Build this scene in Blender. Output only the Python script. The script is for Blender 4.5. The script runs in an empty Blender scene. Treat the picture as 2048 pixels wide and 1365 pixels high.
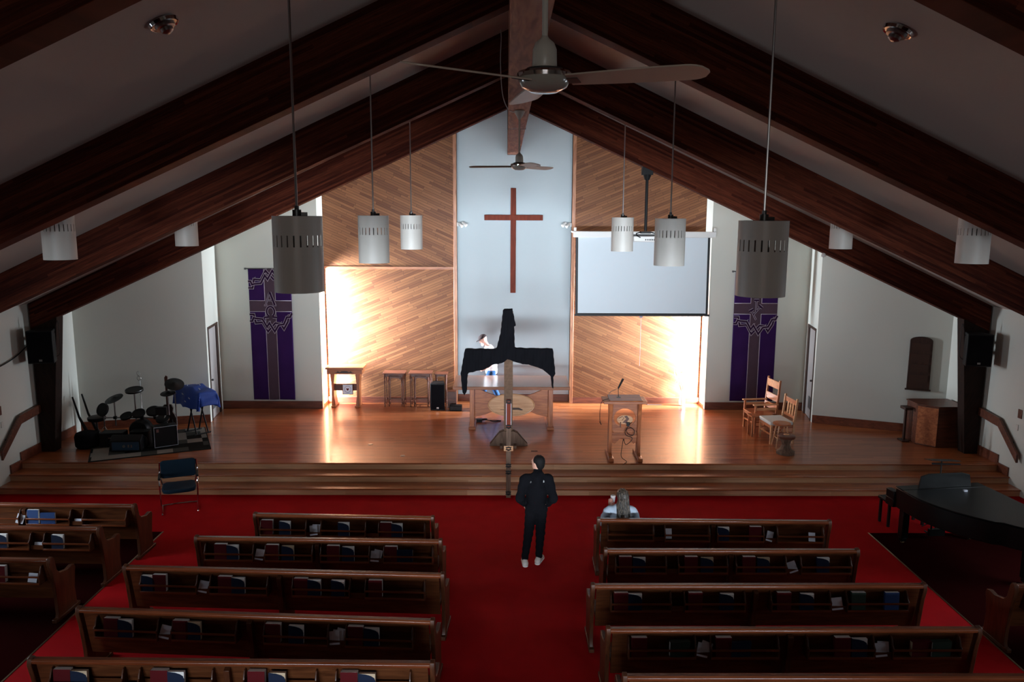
import bpy, math, random
import numpy as np
from mathutils import Vector, Matrix, Euler
random.seed(7)
R = math.radians
SC = bpy.context.scene
COL = SC.collection

# ------------------------------------------------------------------ camera
CAM_Z = 5.53
F_PX = 1593.0
def cam_axes(vpx=1013.0, vpy=424.0, roll=0.2):
    r = R(roll)
    yc = Vector((vpx-1024, -(vpy-682.5), -F_PX)).normalized()
    up = Vector((math.sin(r), math.cos(r), 0)); up = (up - yc*yc.dot(up)).normalized()
    x = yc.cross(up)
    return Matrix((x, yc, up))
cd = bpy.data.cameras.new('camera'); cam = bpy.data.objects.new('camera', cd); COL.objects.link(cam)
cd.sensor_width = 36.0; cd.sensor_fit = 'HORIZONTAL'; cd.lens = F_PX*36.0/2048.0
cd.clip_start = 0.05; cd.clip_end = 200
cam.matrix_world = Matrix.Translation((0, 0, CAM_Z)) @ cam_axes().to_4x4()
SC.camera = cam
SC.view_settings.view_transform = 'Standard'
SC.view_settings.look = 'None'
SC.view_settings.gamma = 1.0
SC.view_settings.exposure = 0.0
SC.view_settings.use_curve_mapping = False

# ------------------------------------------------------------------ daylight
W = bpy.data.worlds.new('world'); SC.world = W; W.use_nodes = True
W.node_tree.nodes['Background'].inputs[0].default_value = (0.62, 0.74, 0.9, 1)
W.node_tree.nodes['Background'].inputs[1].default_value = 0.4
def area(name, loc, direction, sx, sy, watt, color=(0.8, 0.9, 1.0), spread=180):
    l = bpy.data.lights.new(name, 'AREA'); l.shape = 'RECTANGLE'; l.size = sx; l.size_y = sy
    l.energy = watt; l.color = color; l.spread = R(spread)
    o = bpy.data.objects.new(name, l); COL.objects.link(o); o.location = loc
    o.rotation_euler = Vector(direction).to_track_quat('-Z', 'Y').to_euler()
    return o
E_STAGE, E_NAVE, E_REAR = 1800, 36, 26
# daylight outside the two tall chancel windows
area('daylight_window_left', (-5.22, 20.70, 2.25), (1, 0.5, -0.08), 0.36, 3.3, E_STAGE, (0.78, 0.89, 1.0), spread=105)
area('daylight_window_right', (5.65, 20.70, 2.25), (-1, 0.5, -0.08), 0.36, 3.3, E_STAGE, (0.78, 0.89, 1.0), spread=105)
NAVE_WIN = [(5.3, 7.8), (9.3, 11.8)]
for (a, b) in NAVE_WIN:
    area('daylight_nave_left', (-10.6, (a+b)/2, 2.1), (1, 0, -0.4), b-a, 1.7, E_NAVE*(4.6 if a > 8 else .9), spread=140)
    area('daylight_nave_right', (10.9, (a+b)/2, 2.1), (-1, 0, -0.4), b-a, 1.7, E_NAVE*(3.4 if a > 8 else .9), spread=140)
REAR_WIN = [(-8.4, -5.2), (-4.8, -1.8), (-1.3, 1.6), (2.1, 5.1), (5.5, 8.7)]
for (a, b) in REAR_WIN:
    area('daylight_rear', ((a+b)/2, -5.6, 1.9), (0.15-(a+b)/2, 26.5, 3.6), b-a, 1.3, E_REAR*(b-a), spread=35)
area('fill_gallery', (0.15, -5.6, 5.4), (0, 1, -0.05), 3.0, 1.2, 75, (1.0, 0.97, 0.93))  # added fill from behind the camera, brightens near pendants, fan and ridge

# ------------------------------------------------------------------ node materials
def new_mat(name):
    m = bpy.data.materials.new(name); m.use_nodes = True
    nt = m.node_tree; b = nt.nodes['Principled BSDF']
    return m, nt, b
def lin(c):
    return tuple((x/12.92 if x <= 0.04045 else ((x+0.055)/1.055)**2.4) for x in c)
def rgb(r, g, b): return lin((r/255, g/255, b/255))
def setb(b, rough=0.5, metal=0.0, spec=0.5, coat=0.0, coat_rough=0.1):
    b.inputs['Roughness'].default_value = rough; b.inputs['Metallic'].default_value = metal
    b.inputs['Specular IOR Level'].default_value = spec
    b.inputs['Coat Weight'].default_value = coat; b.inputs['Coat Roughness'].default_value = coat_rough
def N(nt, typ, **kw):
    n = nt.nodes.new(typ)
    for k, v in kw.items(): setattr(n, k, v)
    return n
def mth(nt, op, a, b=None):
    n = N(nt, 'ShaderNodeMath', operation=op)
    for i, v in enumerate((a, b)):
        if v is None: continue
        if isinstance(v, (int, float)): n.inputs[i].default_value = v
        else: nt.links.new(v, n.inputs[i])
    return n.outputs[0]
def mixc(nt, fac, a, b, blend='MIX'):
    n = N(nt, 'ShaderNodeMix', data_type='RGBA', blend_type=blend)
    for i, v in ((0, fac), (6, a), (7, b)):
        if isinstance(v, (int, float)): n.inputs[i].default_value = v
        elif isinstance(v, (tuple, list)): n.inputs[i].default_value = (*v[:3], 1)
        else: nt.links.new(v, n.inputs[i])
    return n.outputs[2]
def plain(name, col, rough=0.5, metal=0.0, spec=0.5, var=0.12, scale=6.0, bump=0.0, bscale=60.0, coat=0.0):
    m, nt, b = new_mat(name); setb(b, rough, metal, spec, coat)
    tc = N(nt, 'ShaderNodeTexCoord'); no = N(nt, 'ShaderNodeTexNoise')
    no.inputs['Scale'].default_value = scale; no.inputs['Detail'].default_value = 4
    nt.links.new(tc.outputs['Object'], no.inputs['Vector'])
    dark = tuple(c*(1-var) for c in col); light = tuple(min(1, c*(1+var)) for c in col)
    nt.links.new(mixc(nt, no.outputs['Fac'], dark, light), b.inputs['Base Color'])
    if bump:
        n2 = N(nt, 'ShaderNodeTexNoise'); n2.inputs['Scale'].default_value = bscale
        nt.links.new(tc.outputs['Object'], n2.inputs['Vector'])
        bp = N(nt, 'ShaderNodeBump'); bp.inputs['Strength'].default_value = bump; bp.inputs['Distance'].default_value = 0.01
        nt.links.new(n2.outputs['Fac'], bp.inputs['Height']); nt.links.new(bp.outputs[0], b.inputs['Normal'])
    return m
def planks(name, c0, c1, c2, w, L, angle=0.0, plane='XZ', rough=0.4, seam=0.03, seam_dark=0.35, grain=0.25, coat=0.0,
           gscale=1.0, spec=0.5, contrast=1.0):
    """Boards of width w and length L running at an angle in a plane of the object's own coordinates."""
    m, nt, b = new_mat(name); setb(b, rough, 0, spec, coat)
    tc = N(nt, 'ShaderNodeTexCoord'); sp = N(nt, 'ShaderNodeSeparateXYZ'); nt.links.new(tc.outputs['Object'], sp.inputs[0])
    A = sp.outputs['XYZ'.index(plane[0])]; B = sp.outputs['XYZ'.index(plane[1])]
    ca, sa = math.cos(R(angle)), math.sin(R(angle))
    u = mth(nt, 'ADD', mth(nt, 'MULTIPLY', A, ca), mth(nt, 'MULTIPLY', B, sa))
    v = mth(nt, 'ADD', mth(nt, 'MULTIPLY', A, -sa), mth(nt, 'MULTIPLY', B, ca))
    vr = mth(nt, 'DIVIDE', mth(nt, 'ADD', v, 100.013), w)
    row = mth(nt, 'FLOOR', vr)
    wn = N(nt, 'ShaderNodeTexWhiteNoise', noise_dimensions='1D'); nt.links.new(row, wn.inputs['W'])
    ur = mth(nt, 'DIVIDE', mth(nt, 'ADD', mth(nt, 'ADD', u, 100.0), mth(nt, 'MULTIPLY', wn.outputs['Value'], L*7.3)), L)
    seg = mth(nt, 'FLOOR', ur)
    cb = N(nt, 'ShaderNodeCombineXYZ'); nt.links.new(row, cb.inputs[0]); nt.links.new(seg, cb.inputs[1])
    w2 = N(nt, 'ShaderNodeTexWhiteNoise', noise_dimensions='2D'); nt.links.new(cb.outputs[0], w2.inputs['Vector'])
    ramp = N(nt, 'ShaderNodeValToRGB'); e = ramp.color_ramp.elements
    e[0].color = (*c0, 1); e[0].position = 0.0; e[1].color = (*c2, 1); e[1].position = 1.0
    mid = e.new(0.35); mid.color = (*c1, 1)
    nt.links.new(w2.outputs['Value'], ramp.inputs[0])
    # grain
    gv = N(nt, 'ShaderNodeCombineXYZ')
    nt.links.new(mth(nt, 'MULTIPLY', u, 2.2*gscale), gv.inputs[0]); nt.links.new(mth(nt, 'MULTIPLY', v, 45*gscale), gv.inputs[1])
    nt.links.new(mth(nt, 'MULTIPLY', w2.outputs['Value'], 37), gv.inputs[2])
    g = N(nt, 'ShaderNodeTexNoise'); g.inputs['Scale'].default_value = 1.0; g.inputs['Detail'].default_value = 5
    g.inputs['Distortion'].default_value = 0.6
    nt.links.new(gv.outputs[0], g.inputs['Vector'])
    gm = N(nt, 'ShaderNodeMapRange'); gm.inputs[1].default_value = 0.3; gm.inputs[2].default_value = 0.7
    gm.inputs[3].default_value = 1-grain; gm.inputs[4].default_value = 1+grain*0.5
    nt.links.new(g.outputs['Fac'], gm.inputs[0])
    gc = N(nt, 'ShaderNodeCombineColor')
    for i in range(3): nt.links.new(gm.outputs[0], gc.inputs[i])
    col = mixc(nt, 1.0, ramp.outputs[0], gc.outputs[0], 'MULTIPLY')
    fr = mth(nt, 'FRACT', vr); d = mth(nt, 'MINIMUM', fr, mth(nt, 'SUBTRACT', 1.0, fr))
    fu = mth(nt, 'FRACT', ur); du = mth(nt, 'MULTIPLY', mth(nt, 'MINIMUM', fu, mth(nt, 'SUBTRACT', 1.0, fu)), L/w)
    d2 = mth(nt, 'MINIMUM', d, du)
    isseam = mth(nt, 'LESS_THAN', d2, seam)
    col = mixc(nt, mth(nt, 'MULTIPLY', isseam, seam_dark), col, (0.02, 0.008, 0.004))
    nt.links.new(col, b.inputs['Base Color'])
    bp = N(nt, 'ShaderNodeBump'); bp.inputs['Strength'].default_value = 0.25; bp.inputs['Distance'].default_value = 0.004
    nt.links.new(mth(nt, 'SUBTRACT', mth(nt, 'MULTIPLY', g.outputs['Fac'], 0.25), isseam), bp.inputs['Height'])
    nt.links.new(bp.outputs[0], b.inputs['Normal'])
    return m
def woodgrain(name, c0, c1, axis='X', rough=0.4, coat=0.0, scale=1.0, spec=0.5):
    m, nt, b = new_mat(name); setb(b, rough, 0, spec, coat, 0.15)
    tc = N(nt, 'ShaderNodeTexCoord'); mp = N(nt, 'ShaderNodeMapping')
    s = {'X': (1.6, 14, 14), 'Y': (14, 1.6, 14), 'Z': (14, 14, 1.6)}[axis]
    mp.inputs['Scale'].default_value = tuple(v*scale for v in s)
    nt.links.new(tc.outputs['Object'], mp.inputs[0])
    g = N(nt, 'ShaderNodeTexNoise'); g.inputs['Scale'].default_value = 1.4; g.inputs['Detail'].default_value = 6; g.inputs['Distortion'].default_value = 0.9
    nt.links.new(mp.outputs[0], g.inputs['Vector'])
    r = N(nt, 'ShaderNodeValToRGB'); e = r.color_ramp.elements
    e[0].color = (*c0, 1); e[0].position = 0.32; e[1].color = (*c1, 1); e[1].position = 0.68
    nt.links.new(g.outputs['Fac'], r.inputs[0]); nt.links.new(r.outputs[0], b.inputs['Base Color'])
    bp = N(nt, 'ShaderNodeBump'); bp.inputs['Strength'].default_value = 0.1; bp.inputs['Distance'].default_value = 0.003
    nt.links.new(g.outputs['Fac'], bp.inputs['Height']); nt.links.new(bp.outputs[0], b.inputs['Normal'])
    return m

M = {}
M['wall'] = plain('painted plaster', rgb(208, 208, 198), 0.75, var=0.03, scale=0.7, bump=0.05, bscale=90)
M['panel'] = plain('painted recess panel', rgb(184, 196, 200), 0.7, var=0.02, scale=0.8)
M['ceiling'] = plain('ceiling paint', rgb(190, 184, 174), 0.85, var=0.06, scale=0.5, bump=0.15, bscale=120)
M['beam'] = planks('laminated beam', (0.045, 0.007, 0.003), (0.078, 0.014, 0.006), (0.13, 0.030, 0.013), 0.038, 2.6, 0, 'XZ', 0.75, 0.05, 0.3, 0.5, gscale=1.4, spec=0.12)
M['beam_edge'] = plain('beam edge band', rgb(150, 128, 112), 0.6, var=0.1)
M['column'] = woodgrain('dark column wood', (0.012, 0.005, 0.003), (0.026, 0.010, 0.006), 'Z', 0.7, spec=0.2)
M['ridge'] = woodgrain('ridge beam wood', (0.13, 0.048, 0.028), (0.34, 0.15, 0.095), 'Y', 0.7, scale=.8, spec=0.2)
oak = (rgb(102, 58, 30), rgb(119, 73, 41), rgb(136, 88, 52))
M['slat_dn'] = planks('diagonal slats falling right', *oak, 0.062, 0.85, -24, 'XZ', 0.55, 0.07, 0.6, 0.2, spec=0.3)
M['slat_up'] = planks('diagonal slats rising right', *oak, 0.062, 0.85, 22, 'XZ', 0.55, 0.07, 0.6, 0.2, spec=0.3)
fl = (rgb(142, 74, 40), rgb(164, 92, 52), rgb(182, 108, 64))
M['floor'] = planks('polished strip floor', *fl, 0.057, 1.3, 0, 'XY', 0.3, 0.03, 0.35, 0.2, coat=0.25)
M['riser'] = planks('riser boards', rgb(190, 136, 98), rgb(200, 148, 108), rgb(212, 162, 124), 0.2, 2.4, 0, 'XZ', 0.35, 0.0, 0.0, 0.2, coat=0.2)
M['trimwood'] = woodgrain('trim oak', rgb(120, 66, 40), rgb(165, 106, 70), 'X', 0.45)
M['trimz'] = woodgrain('upright trim oak', rgb(140, 84, 52), rgb(180, 122, 84), 'Z', 0.4)
M['basew'] = woodgrain('baseboard wood', rgb(92, 46, 30), rgb(126, 68, 46), 'X', 0.4)
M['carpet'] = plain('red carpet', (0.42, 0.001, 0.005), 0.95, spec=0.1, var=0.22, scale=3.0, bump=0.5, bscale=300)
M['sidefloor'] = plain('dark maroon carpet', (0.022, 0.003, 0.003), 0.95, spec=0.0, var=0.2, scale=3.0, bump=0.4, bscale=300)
M['brass'] = plain('worn brass', (0.45, 0.36, 0.22), 0.35, metal=1.0, var=0.1)
M['pew'] = woodgrain('pew oak', (0.07, 0.020, 0.006), (0.15, 0.048, 0.016), 'X', 0.4, coat=0.1, spec=0.3)
M['pewend'] = woodgrain('pew end oak', (0.05, 0.014, 0.005), (0.11, 0.034, 0.012), 'Z', 0.4, coat=0.1, spec=0.3)
M['pewrail'] = woodgrain('pew rail oak', (0.12, 0.028, 0.009), (0.20, 0.052, 0.018), 'X', 0.25, coat=0.35)
M['redbook'] = plain('maroon book cloth', (0.10, 0.006, 0.009), 0.8, spec=0.15)
M['navybook'] = plain('navy book cloth', (0.008, 0.016, 0.045), 0.7, spec=0.2)
M['bluebook'] = plain('blue book cloth', (0.018, 0.06, 0.20), 0.5)
M['greenbook'] = plain('dark green book cloth', (0.02, 0.045, 0.03), 0.55)
M['pages'] = plain('white pages', rgb(254, 252, 248), 0.8, var=0.02, scale=200)
M['tanpages'] = plain('yellowed pages', rgb(216, 192, 160), 0.7, var=0.06, scale=200)
M['paper'] = plain('paper card', rgb(222, 228, 240), 0.6, var=0.04)
M['black'] = plain('black plastic', (0.007, 0.007, 0.008), 0.5, spec=0.3, var=0.2)
M['blackfab'] = plain('black fabric', (0.006, 0.006, 0.008), 0.95, spec=0.1, var=0.2, bump=0.2, bscale=200)
M['piano'] = plain('black lacquer', (0.004, 0.005, 0.005), 0.35, spec=0.3, var=0.1)
M['metal'] = plain('brushed metal', (0.42, 0.42, 0.42), 0.3, metal=1.0)
M['chrome'] = plain('chrome', (0.75, 0.75, 0.78), 0.08, metal=1.0, var=0.02)
M['darkmetal'] = plain('dark metal', (0.10, 0.10, 0.10), 0.4, metal=0.8)
M['lampwhite'] = plain('lamp enamel', rgb(205, 200, 192), 0.42, var=0.04)
M['lampinner'] = plain('lamp inner enamel', rgb(150, 146, 140), 0.6, var=0.04)
M['fanwhite'] = plain('fan enamel', rgb(196, 190, 180), 0.35, var=0.05)
M['fanblade'] = plain('fan blade', rgb(196, 178, 162), 0.4, var=0.06)
M['glassdish'] = plain('frosted dish', rgb(170, 165, 155), 0.15, var=0.03, coat=0.5)
M['crossred'] = woodgrain('wall cross wood', rgb(98, 34, 16), rgb(122, 48, 24), 'Z', 0.6, spec=0.2)
M['rustic'] = woodgrain('rough weathered wood', rgb(84, 62, 50), rgb(122, 96, 78), 'Z', 0.8)
M['screen'] = plain('screen fabric', rgb(214, 224, 230), 0.8, var=0.01)
M['whiteplastic'] = plain('white plastic', rgb(220, 218, 214), 0.4, var=0.03)
M['furn'] = woodgrain('furniture oak', rgb(140, 74, 42), rgb(186, 112, 68), 'X', 0.32, coat=0.3)
M['furnz'] = woodgrain('furniture oak upright', rgb(140, 74, 42), rgb(186, 112, 68), 'Z', 0.35, coat=0.3)
M['furnpale'] = woodgrain('pale oak', rgb(196, 140, 96), rgb(222, 172, 128), 'X', 0.35, coat=0.3)
M['furndark'] = woodgrain('dark furniture wood', rgb(74, 38, 26), rgb(112, 62, 42), 'X', 0.4)
M['carving'] = plain('dark carving', (0.05, 0.02, 0.012), 0.5)
M['altartop'] = woodgrain('altar top', rgb(128, 78, 52), rgb(150, 96, 66), 'X', 0.25, coat=0.3)
M['purple'] = plain('purple banner cloth', (0.038, 0.011, 0.078), 0.9, spec=0.1, var=0.25, scale=2.0)
M['mauve'] = plain('mauve banner cloth', (0.085, 0.05, 0.07), 0.9, spec=0.1, var=0.1, scale=3.0)
M['deep'] = plain('deep plum cloth', (0.03, 0.010, 0.035), 0.85, spec=0.1)
M['cord'] = plain('pale cord', rgb(176, 160, 172), 0.7)
M['door'] = plain('door paint', rgb(178, 172, 170), 0.5, var=0.03)
M['darkframe'] = woodgrain('dark frame', (0.03, 0.012, 0.008), (0.06, 0.024, 0.014), 'Z', 0.5)
M['grille'] = plain('grille', rgb(92, 92, 92), 0.5)
M['navyfab'] = plain('navy upholstery', (0.010, 0.028, 0.050), 0.9, spec=0.2, var=0.15, bump=0.2, bscale=250)
M['bluecloth'] = plain('royal blue cloth', (0.012, 0.06, 0.36), 0.6, var=0.2)
M['cushion'] = plain('pale seat cushion', rgb(206, 208, 204), 0.8, var=0.03)
M['rugd'] = plain('dark rug', (0.025, 0.028, 0.028), 0.95, spec=0.05)
M['skin'] = plain('skin', rgb(214, 160, 138), 0.55, var=0.06)
M['skin2'] = plain('flushed skin', rgb(222, 168, 150), 0.55, var=0.06)
M['hairdark'] = plain('black hair', (0.006, 0.005, 0.005), 0.7, spec=0.2, var=0.3, scale=40)
M['shirt'] = plain('pale blue shirt', rgb(186, 200, 216), 0.85, spec=0.1, var=0.05)
M['tee'] = plain('white shirt', rgb(232, 230, 232), 0.85, spec=0.1, var=0.04)
M['jeans'] = plain('blue denim', rgb(62, 96, 140), 0.9, spec=0.1, var=0.2, scale=20)
M['cap'] = plain('dark cap cloth', (0.03, 0.014, 0.014), 0.85)
M['beard'] = plain('white beard', rgb(225, 222, 220), 0.8)
M['sneaker'] = plain('white sneaker', rgb(228, 222, 214), 0.5, var=0.04)
M['drygrass'] = plain('dried grass', rgb(214, 190, 160), 0.8, var=0.15)
M['vase'] = plain('pale glass vase', rgb(226, 224, 220), 0.15, var=0.05)
def hair_mat():
    m, nt, b = new_mat('ash brown hair'); setb(b, 0.45)
    tc = N(nt, 'ShaderNodeTexCoord'); mp = N(nt, 'ShaderNodeMapping'); mp.inputs['Scale'].default_value = (70, 70, 2.5)
    nt.links.new(tc.outputs['Object'], mp.inputs[0]); g = N(nt, 'ShaderNodeTexNoise'); g.inputs['Scale'].default_value = 1.0; g.inputs['Detail'].default_value = 3
    nt.links.new(mp.outputs[0], g.inputs['Vector'])
    r = N(nt, 'ShaderNodeValToRGB'); e = r.color_ramp.elements
    e[0].color = (*rgb(34, 28, 24), 1); e[0].position = 0.42; e[1].color = (*rgb(120, 106, 92), 1); e[1].position = 0.72
    nt.links.new(g.outputs['Fac'], r.inputs[0]); nt.links.new(r.outputs[0], b.inputs['Base Color'])
    return m
M['hair'] = hair_mat()
def weave_mat():
    m, nt, b = new_mat('woven post wrap'); setb(b, 0.85, spec=0.2)
    tc = N(nt, 'ShaderNodeTexCoord'); sp = N(nt, 'ShaderNodeSeparateXYZ'); nt.links.new(tc.outputs['Object'], sp.inputs[0])
    f = mth(nt, 'FRACT', mth(nt, 'MULTIPLY', sp.outputs[2], 36)); s = mth(nt, 'LESS_THAN', f, 0.3)
    g = N(nt, 'ShaderNodeTexNoise'); g.inputs['Scale'].default_value = 14; nt.links.new(tc.outputs['Object'], g.inputs['Vector'])
    base = mixc(nt, g.outputs['Fac'], rgb(92, 70, 56), rgb(136, 108, 88))
    nt.links.new(mixc(nt, mth(nt, 'MULTIPLY', s, 0.55), base, rgb(50, 36, 30)), b.inputs['Base Color'])
    return m
M['weave'] = weave_mat()
def rug_mat():
    m, nt, b = new_mat('patchwork rug'); setb(b, 0.95, spec=0.05)
    tc = N(nt, 'ShaderNodeTexCoord'); mp = N(nt, 'ShaderNodeMapping'); mp.inputs['Scale'].default_value = (3.2, 3.2, 1)
    nt.links.new(tc.outputs['Object'], mp.inputs[0]); fl_ = N(nt, 'ShaderNodeVectorMath', operation='FLOOR'); nt.links.new(mp.outputs[0], fl_.inputs[0])
    wn = N(nt, 'ShaderNodeTexWhiteNoise', noise_dimensions='2D'); nt.links.new(fl_.outputs[0], wn.inputs['Vector'])
    r = N(nt, 'ShaderNodeValToRGB'); r.color_ramp.interpolation = 'CONSTANT'; e = r.color_ramp.elements
    e[0].color = (*rgb(34, 36, 36), 1); e[0].position = 0; e[1].color = (*rgb(150, 148, 142), 1); e[1].position = 0.6
    q = e.new(0.4); q.color = (*rgb(78, 82, 80), 1)
    nt.links.new(wn.outputs['Value'], r.inputs[0])
    g = N(nt, 'ShaderNodeTexNoise'); g.inputs['Scale'].default_value = 60; nt.links.new(tc.outputs['Object'], g.inputs['Vector'])
    nt.links.new(mixc(nt, 0.25, r.outputs[0], g.outputs['Color'], 'MULTIPLY'), b.inputs['Base Color'])
    return m
M['rug'] = rug_mat()
def glass_mat():
    m = bpy.data.materials.new('window glass'); m.use_nodes = True; nt = m.node_tree; nt.nodes.clear()
    o = N(nt, 'ShaderNodeOutputMaterial'); t = N(nt, 'ShaderNodeBsdfTransparent'); g = N(nt, 'ShaderNodeBsdfGlossy')
    g.inputs['Roughness'].default_value = 0.02; mx = N(nt, 'ShaderNodeMixShader'); mx.inputs[0].default_value = 0.06
    nt.links.new(t.outputs[0], mx.inputs[1]); nt.links.new(g.outputs[0], mx.inputs[2]); nt.links.new(mx.outputs[0], o.inputs[0])
    return m
M['glass'] = glass_mat()

# ------------------------------------------------------------------ mesh helpers
def empty(name, loc=(0, 0, 0), rz=0.0, label=None, cat=None, group=None):
    o = bpy.data.objects.new(name, None); o.empty_display_size = 0.1; COL.objects.link(o)
    o.location = loc; o.rotation_euler = (0, 0, rz); tag(o, label, cat, group)
    return o
def tag(o, label=None, cat=None, group=None, kind=None):
    if label: o['label'] = label
    if cat: o['category'] = cat
    if group: o['group'] = group
    if kind: o['kind'] = kind
    return o
class MB:
    def __init__(s): s.v = []; s.f = []; s.mi = []; s.cur = 0
    def add(s, vs, fs):
        n = len(s.v); s.v += [tuple(p) for p in vs]; s.f += [tuple(i+n for i in f) for f in fs]; s.mi += [s.cur]*len(fs); return s
    def box(s, lo, hi, rot=None, piv=None):
        x0, y0, z0 = lo; x1, y1, z1 = hi
        vs = [Vector(p) for p in ((x0,y0,z0),(x1,y0,z0),(x1,y1,z0),(x0,y1,z0),(x0,y0,z1),(x1,y0,z1),(x1,y1,z1),(x0,y1,z1))]
        if rot is not None:
            c = Vector(piv) if piv is not None else (Vector(lo)+Vector(hi))/2
            m = Euler(rot).to_matrix(); vs = [m @ (p-c)+c for p in vs]
        return s.add(vs, [(0,3,2,1),(4,5,6,7),(0,1,5,4),(1,2,6,5),(2,3,7,6),(3,0,4,7)])
    def prism(s, poly, plane, a, b):
        """polygon (counter-clockwise or not) in plane 'XZ','YZ','XY' extruded along the third axis from a to b"""
        def P3(p, t):
            if plane == 'XZ': return (p[0], t, p[1])
            if plane == 'YZ': return (t, p[0], p[1])
            return (p[0], p[1], t)
        n = len(poly); vs = [P3(p, a) for p in poly]+[P3(p, b) for p in poly]
        ar = sum(poly[i][0]*poly[(i+1)%n][1]-poly[(i+1)%n][0]*poly[i][1] for i in range(n))
        flip = (ar > 0) != (plane == 'XZ')
        if b < a: flip = not flip
        top = tuple(range(n, 2*n)); bot = tuple(reversed(range(n)))
        fs = [bot, top]+[(i, (i+1) % n, (i+1) % n+n, i+n) for i in range(n)]
        if not flip: fs = [tuple(reversed(f)) for f in fs]
        return s.add(vs, fs)
    def cyl(s, p0, p1, r0, r1=None, seg=16, cap=True, phase=0.0):
        r1 = r0 if r1 is None else r1; p0, p1 = Vector(p0), Vector(p1); d = (p1-p0).normalized()
        a = d.orthogonal().normalized(); b = d.cross(a)
        vs = []
        for p, r in ((p0, r0), (p1, r1)):
            for i in range(seg):
                t = 2*math.pi*i/seg+phase; vs.append(p+a*math.cos(t)*r+b*math.sin(t)*r)
        fs = [(i, (i+1) % seg, (i+1) % seg+seg, i+seg) for i in range(seg)]
        if cap: fs += [tuple(reversed(range(seg))), tuple(range(seg, 2*seg))]
        return s.add(vs, fs)
    def tube(s, pts, r, seg=8, closed=False, radii=None):
        pts = [Vector(p) for p in pts]; n = len(pts); vs = []; fs = []; prev = None
        for i, p in enumerate(pts):
            if closed: d = pts[(i+1) % n]-pts[i-1]
            else: d = pts[min(i+1, n-1)]-pts[max(i-1, 0)]
            d.normalize()
            a = d.orthogonal().normalized() if prev is None else (prev-d*prev.dot(d)).normalized()
            prev = a; b = d.cross(a); rr = radii[i] if radii else r
            for k in range(seg):
                t = 2*math.pi*k/seg; vs.append(p+a*math.cos(t)*rr+b*math.sin(t)*rr)
        m = n if closed else n-1
        for i in range(m):
            j = (i+1) % n
            fs += [(i*seg+k, i*seg+(k+1) % seg, j*seg+(k+1) % seg, j*seg+k) for k in range(seg)]
        if not closed: fs += [tuple(reversed(range(seg))), tuple(range((n-1)*seg, n*seg))]
        return s.add(vs, fs)
    def lathe(s, prof, c=(0, 0, 0), seg=24, axis='Z', cap=True):
        vs = []; fs = []; n = len(prof)
        for r, h in prof:
            for k in range(seg):
                t = 2*math.pi*k/seg; x, y = r*math.cos(t), r*math.sin(t)
                q = {'Z': (x, y, h), 'Y': (x, h, -y), 'X': (h, x, y)}[axis]
                vs.append((q[0]+c[0], q[1]+c[1], q[2]+c[2]))
        for i in range(n-1):
            fs += [(i*seg+k, i*seg+(k+1) % seg, (i+1)*seg+(k+1) % seg, (i+1)*seg+k) for k in range(seg)]
        if cap:
            if prof[0][0] > 1e-5: fs.append(tuple(reversed(range(seg))))
            if prof[-1][0] > 1e-5: fs.append(tuple(range((n-1)*seg, n*seg)))
        return s.add(vs, fs)
    def ribbon(s, pts, w, y, closed=False):
        """flat strip in the XZ plane at depth y, mitred"""
        P = [Vector((p[0], p[1])) for p in pts]; n = len(P); L = []; Q = []
        for i in range(n):
            a = P[i-1] if (i > 0 or closed) else None; b = P[(i+1) % n] if (i < n-1 or closed) else None
            d1 = (P[i]-a).normalized() if a is not None else None; d2 = (b-P[i]).normalized() if b is not None else None
            if d1 is None: d1 = d2
            if d2 is None: d2 = d1
            t = (d1+d2); t = t.normalized() if t.length > 1e-4 else d1
            nn = Vector((-t.y, t.x)); k = 1/max(0.5, nn.dot(Vector((-d1.y, d1.x))))
            L.append(P[i]+nn*w/2*k); Q.append(P[i]-nn*w/2*k)
        vs = [(p.x, y, p.y) for p in L]+[(p.x, y, p.y) for p in Q]
        m = n if closed else n-1
        return s.add(vs, [(i, (i+1) % n, (i+1) % n+n, i+n) for i in range(m)])
    def build(s, name, mat, parent=None, bev=0.0, solid=0.0, angle=35, mats=None, loc=None):
        me = bpy.data.meshes.new(name); me.from_pydata(s.v, [], s.f); me.validate(); me.update()
        for mm in (mats or [mat]): me.materials.append(mm)
        if mats: me.polygons.foreach_set('material_index', s.mi[:len(me.polygons)])
        me.polygons.foreach_set('use_smooth', [True]*len(me.polygons)); me.set_sharp_from_angle(angle=R(angle))
        o = bpy.data.objects.new(name, me); COL.objects.link(o)
        if parent is not None: o.parent = parent
        if loc is not None: o.location = loc
        if bev:
            b = o.modifiers.new('bevel', 'BEVEL'); b.width = bev; b.segments = 2; b.limit_method = 'ANGLE'; b.angle_limit = R(50)
        if solid:
            q = o.modifiers.new('solid', 'SOLIDIFY'); q.thickness = solid; q.offset = 0
        return o
def copy_tree(o, parent=None):
    c = o.copy(); COL.objects.link(c)
    if parent is not None: c.parent = parent
    for ch in list(o.children): copy_tree(ch, c)
    return c
def struct(o, name=None):
    o['kind'] = 'structure'; return o

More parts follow.
